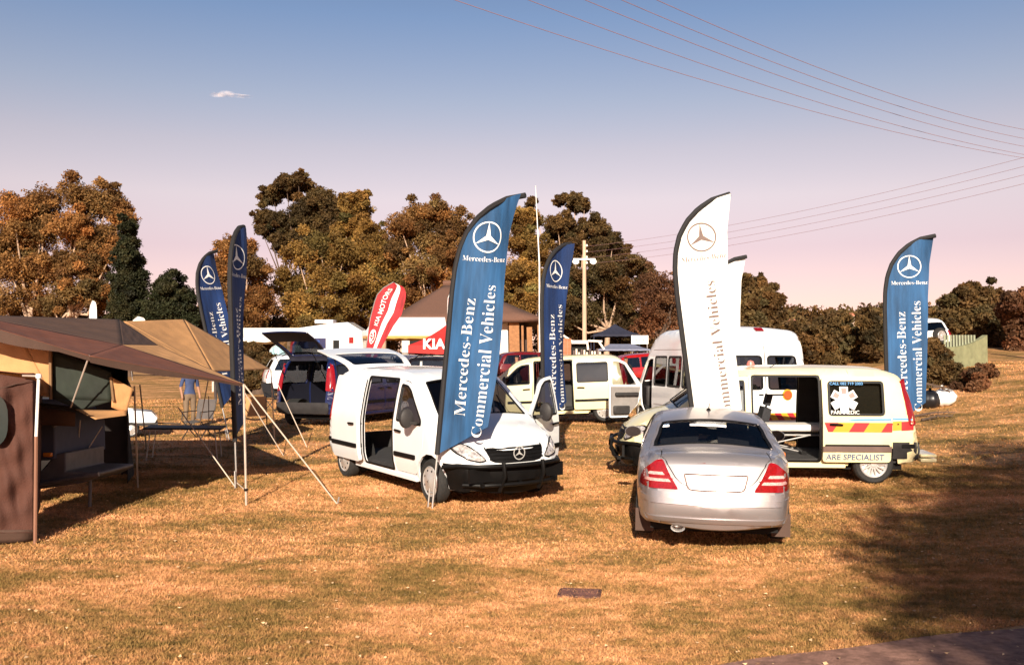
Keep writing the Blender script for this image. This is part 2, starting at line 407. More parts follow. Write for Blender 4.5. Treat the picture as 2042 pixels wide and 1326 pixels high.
def build_van(name, label, cat, loc, rz, paint, open_fl=0, open_fr=0, slide_l=False, slide_r=False, win_s=True, win_q=True,
              bullbar=False, rims='cap', tail_up=False, group=None, pitch=0.0, tint=None, steer=0.0, partition=False, lining=None, seats=True):
    t = thing(name, label, cat, loc, rz, group, pitch=pitch); c = VAN; gm = tint or M_tint; lin = lining or M_shaded_lining
    body = G()
    for sg in (1, -1):
        ol = c.outline(0, 15, 90)
        bot = [(2.02,.25)] + arch(1.6,.40,.27) + [(1.1,.30),(.4,.30),(-.75,.30)] + [(-1.19,.30)] + arch(-1.6,.40,.34) + [(-2.1,.36)]
        holes = [rounded(DOOR_F,.05,2), rounded(DOOR_S,.06,3)]
        slid = slide_l if sg > 0 else slide_r
        if win_q and not slid: holes.append(rounded(WIN_Q,.07,3))
        c.side(body, ol + bot, holes, sg)
    # roof, hood, rear frame; the windscreen and tailgate openings stay open
    full = lambda a, b: [(a,-1),(b,-1),(b,1),(a,1)]
    ws = rounded([(9.12,-.93),(9.97,-.95),(9.97,.95),(9.12,.93)],.06,3)
    rg = rounded([(.95,-.93),(5.35,-.93),(5.35,.93),(.95,.93)],.1,3) if tail_up else None
    c.strip(body, full(0,13.3), [ws] + ([rg] if rg else []))
    g = G(); c.strip(g, full(13.3,15)); mk('front_valance', g, [M_black, M_dark], t, 35)
    mk('body', body, [paint, lin], t, 35)
    # windscreen
    g = G(); c.strip(g, ws, thick=0, off=-.012); o = mk('windscreen', g, M_glass, t)
    g = G(); c.strip(g, ws, [offset_poly(ws,.035)], thick=.0, off=.003); mk('seal', g, M_black, o)
    g = G()
    for k in (-1, 1):
        g = G(); g.tube([c.fstrip(np.array([(9.97,.1+.35*k)]),.02)[0], c.fstrip(np.array([(9.55,.12+.42*k)]),.02)[0]], .011, 5); mk('wiper', g, M_black, t)
    # tailgate with window
    tg = rounded([(1.05,-.92),(5.3,-.92),(5.3,.92),(1.05,.92)],.1,3); tw_ = rounded([(3.05,-.78),(4.85,-.74),(4.85,.74),(3.05,.78)],.12,3)
    gate = G(); gg = G()
    if tail_up:
        c.strip(gate, tg, [tw_]); c.strip(gg, tw_, thick=0, off=-.01)
        hinge = Vector((-2.02, 0, 1.84)); Mx = Matrix.Translation(hinge) @ Matrix.Rotation(rad(tail_up),4,'Y') @ Matrix.Translation(-hinge)
        for q in (gate, gg): q.v = [tuple(Mx @ Vector(p)) for p in q.v]
        o = mk('tailgate', gate, [paint, lin], t); mk('window', gg, gm, o)
        g = G(); g.tube([(-2.2,.66,1.3),(-2.75,.62,2.02)],.012,5); mk('gas_strut', g, M_black, t); g = G(); g.tube([(-2.2,-.66,1.3),(-2.75,-.62,2.02)],.012,5); mk('gas_strut', g, M_black, t)
    else:
        c.strip(gg, offset_poly(tw_, -.01), thick=0, off=.006); mk('rear_window', gg, gm, t)
        g = G()
        for k in (1,): c.strip(g, offset_poly(tg,-.004), [offset_poly(tg,.02)], thick=0, off=.003)
        mk('tailgate_gap', g, M_dark, t)
    # doors
    for sg, ang, sl in ((1, open_fl, slide_l), (-1, open_fr, slide_r)):
        d = G(); dp = rounded(offset_poly(DOOR_F,.012),.05,2); wp = rounded(WIN_F,.04,3)
        c.side(d, dp, [wp], sg, thick=.05)
        w = G(); c.side(w, offset_poly(wp,-.004), (), sg, .3, 0, -.012)
        fr = G(); c.side(fr, offset_poly(wp,-.012), [offset_poly(wp,.022)], sg, .3, 0, .004)
        hd = G(); hy = lambda x, z, o_: tuple(c.fside(np.array([(x,z)]), sg, o_)[0])
        hd.tube([hy(.50,1.0,.02), hy(.53,1.005,.035), hy(.66,1.0,.035), hy(.70,.99,.02)], .018, 6)
        mo = G(); c.side(mo, rounded(rect(.44,1.16,.60,.67),.02,2), (), sg, .3, .02, .018)
        mi = G(); a = hy(1.22,1.17,.02); M = Matrix.Translation((a[0]+.0, a[1]+sg*.16, a[2]+.07))
        mi.lathe([(0,.05),(.08,.045),(.125,.02),(.135,-.03),(.12,-.05),(0,-.05)], M @ Matrix.Rotation(rad(90),4,'Y') @ Matrix.Diagonal((1.15,.85,1,1)), 16)
        mi.box((a[0]-.03,min(a[1],a[1]+sg*.12),a[2]-.03),(a[0]+.05,max(a[1],a[1]+sg*.12),a[2]+.02))
        tr = G(); c.side(tr, offset_poly([(.46,.42),(1.12,.42),(1.36,.8),(1.4,1.09),(.46,1.11)],.0), (), sg, .3, .03, -.06)
        tr.box((.6, sg*.80-.05, .84),(1.2, sg*.80+.05, .93))
        if ang:
            hinge = Vector((1.44, sg*.92, 0)); Mx = Matrix.Translation(hinge) @ Matrix.Rotation(-sg*rad(ang),4,'Z') @ Matrix.Translation(-hinge)
            for q in (d, w, fr, hd, mo, mi, tr): q.v = [tuple(Mx @ Vector(p)) for p in q.v]
        o = mk('front_door', d, [paint, lin], t); mk('window', w, M_glass, o); mk('window_seal', fr, M_black, o); mk('handle', hd, M_black, o)
        mk('moulding', mo, M_black, o); mk('mirror', mi, M_dkgrey, o, bevel=.006); mk('door_trim', tr, M_trim, o)
        d = G(); w = G(); fr = G(); hd = G(); mo = G(); dp = rounded(offset_poly(DOOR_S,.012),.06,3); wp = rounded(WIN_S,.06,3)
        c.side(d, dp, [wp] if win_s else [], sg, thick=.06)
        if win_s:
            c.side(w, offset_poly(wp,-.004), (), sg, .3, 0, -.01); c.side(fr, offset_poly(wp,-.012), [offset_poly(wp,.03)], sg, .3, 0, .004)
        hx = -.62 if False else .26
        hd.tube([hy(hx,1.0,.02), hy(hx-.04,1.005,.04), hy(hx-.16,1.0,.04), hy(hx-.2,.99,.02)], .018, 6)
        c.side(mo, rounded(rect(-.70,.34,.60,.67),.02,2), (), sg, .3, .02, .018)
        if sl:
            for q in (d, w, fr, hd, mo): q.v = [(p[0]-1.12, p[1]+sg*.11, p[2]) for p in q.v]
        o = mk('sliding_door', d, [paint, lin], t); mk('handle', hd, M_black, o); mk('moulding', mo, M_black, o)
        if win_s: mk('window', w, gm, o); mk('window_seal', fr, M_black, o)
        if sl:
            se = G(); c.side(se, rounded(offset_poly(DOOR_S,-.012),.06,3), [rounded(offset_poly(DOOR_S,.022),.06,3)], sg, .2, .01, .006); mk('door_seal', se, M_black, t)
        rail = G(); c.side(rail, rect(-2.0,-.8,.985,1.01), (), sg, .3, .01, .006); mk('slide_rail', rail, M_black, t)
        if win_q and not sl:
            w = G(); wp = rounded(WIN_Q,.07,3); c.side(w, offset_poly(wp,-.004), (), sg, .3, 0, -.01); o = mk('quarter_window', w, gm, t)
            fr = G(); c.side(fr, offset_poly(wp,-.012), [offset_poly(wp,.03)], sg, .3, 0, .004); mk('window_seal', fr, M_black, o)
        mo = G(); c.side(mo, rounded(rect(-1.14,-.80,.60,.67),.02,2), (), sg, .3, .02, .018); mk('moulding', mo, M_black, t); mo = G()
        c.side(mo, rounded(rect(-2.26,-2.04,.60,.67),.02,2), (), sg, .3, .02, .018); mk('moulding', mo, M_black, t)
        tl = G(); c.side(tl, rounded([(-2.30,.98),(-2.17,.98),(-2.06,1.70),(-2.13,1.74)],.03,3), (), sg, .12, .02, .012)
        c.end(tl, rounded([(sg*.86,.99),(sg*.73,1.0),(sg*.70,1.62),(sg*.80,1.66)],.03,3), (), -1, .1, .02, .012)
        mk('tail_lamp', tl, M_lampred, t)
        # wheel housing
        for cx in (1.6, -1.6):
            wh = G(); wh.grid(lambda a, b: (cx + .41*math.cos(math.pi*a), sg*(.52+.36*b), .33+.41*math.sin(math.pi*a)), 14, 2); mk('wheel_housing', wh, M_dark, t)
    # front end
    g = G(); gr = rounded([(-.50,.90),(.50,.90),(.43,.68),(.30,.655),(-.30,.655),(-.43,.68)],.05,3); c.end(g, gr, (), 1, .1, .02, .014); o = mk('grille', g, M_black, t)
    for k in range(4):
        b = G(); z = .705+.05*k; c.end(b, rect(-.455,.455,z,z+.012), (), 1, .12, .02, .03); mk('slat', b, M_black, o)
    star = G(); fx = float(c.fend(np.array([(0,.78)]),1)[0][0]) + .06
    star_geo(star, lambda V: np.stack([np.full(len(V), fx), V[:,0], V[:,1]+.785], -1), .10, ring=.16); mk('star_badge', star, mat('bright badge metal',(.55,.53,.50),.3,.3), o)
    for sg in (1,-1):
        h = G(); hp = rounded([(sg*.50,.70),(sg*.58,.79),(sg*.70,.905),(sg*.83,.945),(sg*.88,.90),(sg*.84,.80),(sg*.74,.725),(sg*.60,.685)],.03,2)
        c.end(h, hp, (), 1, .07, .02, .012); o = mk('headlight', h, M_lampclear, t)
        r_ = G(); c.end(r_, offset_poly(hp,-.012), [offset_poly(hp,.006)], 1, .09, .01, .014); mk('lamp_rim', r_, M_black, o)
    g = G(); c.end(g, rounded([(-.87,.62),(.87,.62),(.88,.46),(.80,.27),(-.80,.27),(-.88,.46)],.06,3), (), 1, .12, .03, .02); bp = mk('front_bumper', g, M_dkgrey if not bullbar else M_black, t)
    g = G(); c.end(g, rect(-.26,.26,.40,.51), (), 1, .2, .01, .05); mk('number_plate', g, M_plate if not bullbar else M_black, bp)
    g = G(); c.end(g, rounded([(-.84,.68),(.84,.68),(.86,.5),(.80,.37),(-.80,.37),(-.86,.5)],.05,3), (), -1, .15, .03, .02); mk('rear_bumper', g, M_dkgrey, t)
    if bullbar:
        for sg in (1,-1):
            g = G(); c.side(g, [(2.02,.26),(2.34,.25),(2.45,.42),(2.45,.60),(2.40,.645),(1.96,.64),(2.02,.46),(2.01,.36)], (), sg, .1, .02, .012); mk('corner_cladding', g, M_black, bp)
        g = G(); X = lambda y, z, o_: (float(c.fend(np.array([(max(-.9,min(.9,y)),z)]),1)[0][0])+o_, y, z)
        g.tube([X(y,.63,.13) for y in np.linspace(-.86,.86,11)]+[], .032, 8)
        g.tube([X(-.86,.63,.13),(2.1,-.99,.60)], .032, 8); g.tube([X(.86,.63,.13),(2.1,.99,.60)], .032, 8)
        g.tube([X(y,.36,.13) for y in np.linspace(-.80,.80,9)], .028, 8)
        for y in (-.33,.33): g.tube([X(y,.68,.15),X(y,.5,.17),X(y,.26,.12)], .030, 8)
        for y in (-.62,0,.62): g.box((2.5,y-.02,.34),(2.62,y+.02,.40))
        g.box((2.50,-.8,.40),(2.54,.8,.60))
        mk('bull_bar', g, M_black, t)
    for x, y in ((1.6,.83),(1.6,-.83),(-1.6,.83),(-1.6,-.83)): wheel(t, x, y, style=rims, steer=steer if x > 0 else 0)
    # inside
    g = G(); g.box((-2.15,-.82,.34),(1.3,.82,.40)); mk('floor', g, M_shaded_lining if lining is None else M_trim, t)
    g = G(); g.box((1.25,-.80,.62),(1.62,.80,1.12)); mk('dashboard', g, M_dkgrey, t, bevel=.05)
    g = G(); M = Matrix.Translation((1.12,-.38,1.08)) @ Matrix.Rotation(rad(-60),4,'Y'); g.lathe([(.17+.014*math.cos(a),.014*math.sin(a)) for a in np.linspace(0,2*math.pi,9)[:-1]], M, 20, 0, True); g.tube([M@Vector((-.16,0,0)),M@Vector((.16,0,0))],.012,5); mk('steering_wheel', g, M_black, t)
    if seats: seat(t, .62, .42, .62, M_seat); seat(t, .62, -.42, .62, M_seat)
    g = G(); g.box((-2.1,-.75,.22),(2.2,.75,.30)); mk('chassis', g, M_black, t)
    for y in (-.88,.88):
        g = G(); g.box((-1.15,y-.03,.26),(1.12,y+.03,.335)); mk('sill', g, paint, t, bevel=.01)
    return t
def star_geo(g, place, R, mi=0, ring=.09):
    """ring with a three-pointed star, flat"""
    n = 40; V = []; F = []
    for k in range(n):
        a = 2*math.pi*k/n; V += [(R*math.cos(a), R*math.sin(a)), (R*(1-ring)*math.cos(a), R*(1-ring)*math.sin(a))]
    F = [(2*k, (2*k+2)%(2*n), (2*k+3)%(2*n), 2*k+1) for k in range(n)]
    g.add(place(np.array(V)), F, mi)
    V = [(0,0)]
    for k in range(6):
        a = math.pi/2 + math.pi*k/3; r = R*.95 if k % 2 == 0 else R*.17; V.append((r*math.cos(a), r*math.sin(a)))
    g.add(place(np.array(V)), [(0,1+k,1+(k+1)%6) for k in range(6)], mi)
# ------------------------------------------------------------------ silver saloon seen from behind
SED_PROF = [(-2.26,.29),(-2.39,.34),(-2.43,.52),(-2.39,.66),(-2.355,.76),(-2.30,1.005),(-2.19,1.045),(-1.72,1.035),(-.98,1.32),(-.35,1.385),(.25,1.36),(1.05,1.03),(1.75,.90),(2.03,.72),(2.12,.45),(2.02,.22)]
SED_W = [(.2,.80),(.34,.85),(.6,.87),(.8,.865),(.95,.845),(1.05,.815),(1.25,.725),(1.40,.645)]
SED = Car(SED_PROF, SED_W, .09, (1.2,.18), (-1.55,.22), lambda u: .05+.05*min(1,u) if u < 1 else .085 if u < 4.7 else .085-.045*min(1,(u-4.7)/.6) if u < 5.3 else .04 if u < 7 else .06)
def build_sedan(loc, rz):
    c = SED
    t = thing('saloon_car', 'silver saloon car seen from behind with red tail lamps and blank white plate', 'car', loc, rz)
    body = G(); ol = c.outline(0, 15, 90)
    bot = [(1.8,.22)] + arch(1.36,.36,.22) + [(.9,.2),(-.9,.2)] + arch(-1.36,.36,.24) + [(-1.8,.30)]
    cab = [(-1.62,1.00),(-.95,1.285),(-.35,1.355),(.18,1.335),(.92,1.00)]
    w1 = [(-1.48,.985),(-1.42,.99),(-.90,1.25),(-.40,1.32),(-.40,.985)]; w2 = [(-.32,.985),(.86,.985),(.20,1.295),(-.02,1.325),(-.32,1.33)]
    for sg in (1,-1): c.side(body, ol+bot, [rounded(w1,.03,2), rounded(w2,.03,2)], sg, .11)
    full = [(0,-1),(15,-1),(15,1),(0,1)]
    rw = rounded([(7.04,-.945),(7.96,-.945),(7.96,.945),(7.04,.945)],.06,3); ws = rounded([(10.1,-.9),(10.92,-.88),(10.92,.88),(10.1,.9)],.06,3)
    def yp(u, y): return (u, c.tw(u, y))
    lid = rounded([yp(6.86,-.60),yp(5.4,-.605),yp(4.7,-.52),yp(3.75,-.37),yp(3.28,-.27),yp(3.17,0),yp(3.28,.27),yp(3.75,.37),yp(4.7,.52),yp(5.4,.605),yp(6.86,.60)],.05,2)
    lid = lid[::-1]
    c.strip(body, full, [rw, ws, lid], .3, .16)
    mk('body', body, [M_silver, M_shaded_lining], t, 35)
    g = G(); c.strip(g, offset_poly(lid,.018), (), .25, .12, .02, .002); tl_ = mk('boot_lid', g, [M_silver, M_dark], t, 35)
    g = G(); c.strip(g, offset_poly(lid,-.03), (), .4, .2, 0, -.02); mk('boot_gap', g, M_dark, t)
    g = G(); c.end(g, rounded([(-.20,.975),(.20,.975),(.20,.997),(-.20,.997)],.008,2), (), -1, .1, .01, .012); mk('brake_light', g, M_lampred, tl_)
    rec = rounded([(-.345,.86),(.345,.86),(.305,.71),(.265,.69),(-.265,.69),(-.305,.71)],.02,2)
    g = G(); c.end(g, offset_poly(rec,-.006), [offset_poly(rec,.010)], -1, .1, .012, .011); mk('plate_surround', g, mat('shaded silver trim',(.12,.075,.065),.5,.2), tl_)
    g = G(); c.end(g, rounded(rect(-.275,.275,.715,.835),.01,2), (), -1, .2, .01, .016); mk('number_plate', g, M_plate, tl_)
    for sg in (1,-1):
        lp = rounded([(sg*.575,1.005),(sg*.65,.99),(sg*.77,.89),(sg*.82,.78),(sg*.835,.69),(sg*.40,.69),(sg*.49,.83)],.03,3)
        g = G(); c.end(g, lp, (), -1, .06, .02, .012); o = mk('tail_lamp', g, M_lampred, t)
        for z0, y0, y1 in ((.765,.48,.78),(.835,.55,.74)):
            q = G(); c.end(q, rounded([(sg*y0,z0),(sg*y1,z0),(sg*(y1-.02),z0+.032),(sg*(y0+.03),z0+.032)],.012,3), (), -1, .08, .01, .020); mk('reversing_light', q, mat('pale pink lens',(.70,.36,.34),.2,coat=.6,var=.3,scale=60), o)
        # bumper crease and lower skirt
    g = G(); c.end(g, rounded([(-.84,.665),(.84,.665),(.86,.60),(.87,.50),(.855,.38),(.79,.325),(-.79,.325),(-.855,.38),(-.87,.50),(-.86,.60)],.03,2), (), -1, .08, .03, .018); bp = mk('rear_bumper', g, [M_silver], t, 50)
    g = G(); c.end(g, rounded([(-.83,.60),(.83,.60),(.85,.54),(-.85,.54)],.015,2), (), -1, .08, .02, .034); mk('bumper_strip', g, M_silver, bp, 50)
    g = G(); c.end(g, rounded([(-.80,.39),(.80,.39),(.74,.335),(-.74,.335)],.012,2), (), -1, .08, .02, .03); mk('bumper_lip', g, M_silver, bp, 50)
    g = G(); g.box((-2.10,-.70,.20),(-1.72,.70,.36)); g.box((-1.72,-.66,.11),(-1.2,.66,.34)); mk('underbody', g, M_black, t)
    g = G(); g.box((-1.7,-.70,.17),(1.9,.70,.24)); mk('chassis', g, M_black, t)
    # glass
    g = G(); c.strip(g, rw, (), thick=0, off=-.008); o = mk('rear_window', g, glass('clear car glass',(.86,.88,.90),.03), t)
    g = G(); c.strip(g, offset_poly(rw,-.01), [offset_poly(rw,.05)], .3, .2, 0, .002); mk('window_seal', g, M_black, o)
    g = G(); c.strip(g, ws, (), thick=0, off=-.008); mk('windscreen', g, glass('clear car glass',(.86,.88,.90),.03), t)
    for sg in (1,-1):
        for w in (w1, w2):
            wp = rounded(w,.03,2); g = G(); c.side(g, wp, (), sg, .2, 0, -.008); o = mk('side_window', g, M_glass, t)
            g = G(); c.side(g, offset_poly(wp,-.008), [offset_poly(wp,.018)], sg, .2, 0, .003); mk('window_seal', g, M_black, o)
        for dp in ([(-1.05,.30),(-.36,.24),(-.36,1.30),(-.95,1.24),(-1.5,.97),(-1.5,.75),(-1.2,.62)], [(-.34,.24),(.80,.24),(.95,.6),(.93,.97),(.2,1.30),(-.34,1.33)]):
            g = G(); c.side(g, dp, [offset_poly(dp,.010)], sg, .3, 0, .003); mk('door_gap', g, M_dark, t)
        a = c.fside(np.array([(.62,.97)]), sg, 0)[0]
        g = G(); M = Matrix.Translation((a[0]+.05, a[1]+sg*.14, a[2]+.05))
        g.lathe([(0,.06),(.055,.052),(.085,.02),(.088,-.05),(.082,-.056)], M @ Matrix.Rotation(rad(90),4,'Y') @ Matrix.Diagonal((.85,1.3,1,1)), 18); g.box((a[0],min(a[1],a[1]+sg*.1),a[2]+.02),(a[0]+.05,max(a[1],a[1]+sg*.1),a[2]+.05))
        o = mk('door_mirror', g, M_silver, t)
        g = G(); g.lathe([(0,-.052),(.084,-.052)], M @ Matrix.Rotation(rad(90),4,'Y') @ Matrix.Diagonal((.85,1.3,1,1)), 18); mk('mirror_glass', g, mat('mirror glass',(.18,.19,.20),.05,1.0), o)
        g = G(); g.box((-1.78,sg*.77-.105,.10),(-1.765,sg*.77+.105,.36)); mk('mud_flap', g, mat('brown rubber flap',(.075,.042,.03),.8), t)
        mo = G(); c.side(mo, rect(-1.0,.95,.52,.56), (), sg, .3, .015, .012); mk('side_moulding', mo, M_silver, t)
    for x, y in ((1.36,.76),(1.36,-.76),(-1.36,.77),(-1.36,-.77)): wheel(t, x, y, .315, .20, 'alloy')
    g = G(); M = Matrix.Translation((-2.30,.40,.265)) @ Matrix.Rotation(rad(-90),4,'Y') @ Matrix.Diagonal((.8,1.35,1,1)); g.lathe([(.05,-.2),(.05,.08),(.058,.085),(.058,.06),(.045,.05),(.043,-.1),(0,-.1)], M, 18); mk('exhaust_pipe', g, M_steel, t)
    g = G(); g.box((-2.0,.2,.17),(-1.5,.62,.30)); mk('silencer', g, M_dark, t, bevel=.04)
    g = G(); p = c.fstrip(np.array([(8.75,0)]),0)[0]; g.tube([p, (p[0]-.22,0,p[2]+.10)], [.008,.004], 6); g.lathe([(.03,0),(.02,.02),(0,.022)], Matrix.Translation(tuple(p)), 10); mk('aerial', g, M_black, t)
    g = G(); g.box((-1.75,-.66,.86),(-1.25,.66,.93)); mk('parcel_shelf', g, M_seat, t)
    seat(t, -.05, .36, .42, M_seat, .64); seat(t, -.05, -.36, .42, M_seat, .64)
    g = G(); g.box((-1.2,-.62,.36),(-.72,.62,.52)); g.box((-1.32,-.62,.45),(-1.14,.62,.90)); mk('rear_bench', g, M_seat, t, bevel=.05)
    g = G(); g.box((.62,-.66,.6),(1.05,.66,.90)); mk('dashboard', g, M_dkgrey, t, bevel=.05)
    g = G(); g.box((.22,-.12,1.22),(.25,.12,1.28)); mk('rear_mirror', g, M_black, t, bevel=.01)
    for sg in (1,-1):
        g = G(); c.end(g, rounded([(sg*.45,.70),(sg*.5,.79),(sg*.72,.80),(sg*.76,.70),(sg*.6,.64)],.03,3), (), 1, .08, .02, .01); mk('headlight', g, M_lampclear, t)
    return t

# ------------------------------------------------------------------ other parked cars: roof, glass band and wheels
SUV_PROF = [(-2.15,.45),(-2.22,.65),(-2.2,.95),(-2.12,1.15),(-1.88,1.62),(-1.6,1.74),(-.6,1.79),(.2,1.76),(.45,1.70),(1.15,1.12),(1.85,1.02),(2.1,.85),(2.15,.55),(2.05,.35)]
SUV_W = [(.3,.84),(.5,.9),(.9,.91),(1.1,.87),(1.6,.74),(1.8,.68)]
SUV = Car(SUV_PROF, SUV_W, .10, (1.3,.15), (-1.6,.12), lambda u: .04)
def build_suv(name, label, loc, rz, paint, rails=True, sunroof=False, spare=False, group=None, gm=None):
    c = SUV; t = thing(name, label, 'car', loc, rz, group); gm = gm or M_tint
    body = G(); ol = c.outline(0, 13, 70); bot = [(1.85,.35)] + arch(1.32,.40,.33) + [(.9,.32),(-.9,.32)] + arch(-1.32,.40,.40) + [(-1.8,.45)]
    w1 = [(-1.93,1.17),(-1.05,1.17),(-1.05,1.64),(-1.70,1.62)]; w2 = [(-.97,1.17),(-.05,1.17),(-.05,1.66),(-.97,1.65)]; w3 = [(.03,1.17),(.98,1.16),(.45,1.60),(.03,1.66)]
    W3 = [rounded(w,.04,2) for w in (w1,w2,w3)]
    for sg in (1,-1): c.side(body, ol+bot, W3, sg, .16)
    rw = rounded([(3.1,-.86),(3.9,-.86),(3.9,.86),(3.1,.86)],.06,3); ws = rounded([(8.15,-.9),(8.95,-.9),(8.95,.9),(8.15,.9)],.06,3)
    c.strip(body, [(0,-1),(13,-1),(13,1),(0,1)], [rw, ws], .4, .25); mk('body', body, [paint, M_shaded_lining], t, 35)
    g = G(); c.strip(g, rw, (), thick=0, off=-.006); mk('rear_window', g, gm, t)
    g = G(); c.strip(g, ws, (), thick=0, off=-.006); mk('windscreen', g, M_glass, t)
    for sg in (1,-1):
        for w in W3: g = G(); c.side(g, w, (), sg, .3, 0, -.006); mk('side_window', g, gm, t)
        g = G(); c.end(g, rounded([(sg*.66,.85),(sg*.8,.85),(sg*.76,1.2),(sg*.66,1.2)],.02,2), (), -1, .12, .02, .01); mk('tail_lamp', g, M_lampred, t)
        g = G(); c.end(g, rounded([(sg*.5,.82),(sg*.74,.82),(sg*.76,.97),(sg*.52,.94)],.03,2), (), 1, .12, .02, .01); mk('headlight', g, M_lampclear, t)
        if rails:
            g = G(); g.tube([(.25,sg*.60,1.74),(.1,sg*.60,1.84),(-.6,sg*.60,1.87),(-1.4,sg*.60,1.84),(-1.6,sg*.60,1.74)], .022, 6); mk('roof_rail', g, M_black, t)
    if sunroof: g = G(); c.strip(g, rounded([(6.3,-.5),(7.2,-.5),(7.2,.5),(6.3,.5)],.06,3), (), .3, .3, 0, .006); mk('sunroof', g, M_tint, t)
    g = G(); c.end(g, rounded(rect(-.8,.8,.46,.68),.05,2), (), -1, .2, .03, .03); c.end(g, rounded(rect(-.78,.78,.4,.66),.05,2), (), 1, .2, .03, .03); mk('bumper', g, M_dkgrey, t)
    for x, y in ((1.32,.78),(1.32,-.78),(-1.32,.78),(-1.32,-.78)): wheel(t, x, y, .345, .22, 'alloy')
    g = G(); g.box((-1.9,-.7,.3),(1.9,.7,.42)); mk('chassis', g, M_black, t)
    seat(t, .0, .36, .7, M_seat, .55); seat(t, .0, -.36, .7, M_seat, .55)
    if spare:
        g = G(); M = Matrix.Translation((-2.2,0,.98)) @ Matrix.Rotation(rad(-90),4,'Y'); g.lathe([(.2,.0),(.33,.0),(.35,.06),(.35,.16),(.32,.22),(.2,.22)], M, 26); o = mk('spare_wheel', g, M_tyre, t)
        g = G(); rg = rim_geo('alloy'); g.add([M @ (Matrix.Translation((0,0,.17)) @ Vector(p)) for p in rg.v], rg.f, rg.m); mk('rim', g, [M_rim, M_black], o)
    return t

# ------------------------------------------------------------------ high-roof minibus
BUS_PROF = [(-3.30,.40),(-3.36,.55),(-3.34,1.0),(-3.30,1.6),(-3.20,2.3),(-3.02,2.56),(-2.0,2.63),(0,2.64),(.9,2.62),(1.35,2.45),(1.62,2.14),(2.38,1.28),(2.85,1.08),(3.05,.75),(3.04,.48),(2.92,.3)]
BUS_W = [(.25,.92),(.45,.97),(.8,.995),(1.3,.985),(2.0,.935),(2.4,.88),(2.7,.80)]
BUS = Car(BUS_PROF, BUS_W, .10, (2.0,.16), (-2.9,.10), lambda u: .03 if u < 5 else .05 if u < 10 else .09)
BUS_DOOR = [(1.16,.42),(1.66,.42),(1.80,.60),(1.98,.76),(2.06,1.0),(2.08,1.28),(1.62,1.86),(1.42,1.94),(1.16,1.95)]
BUS_DW = [(1.24,1.28),(1.94,1.27),(1.58,1.80),(1.40,1.87),(1.24,1.88)]
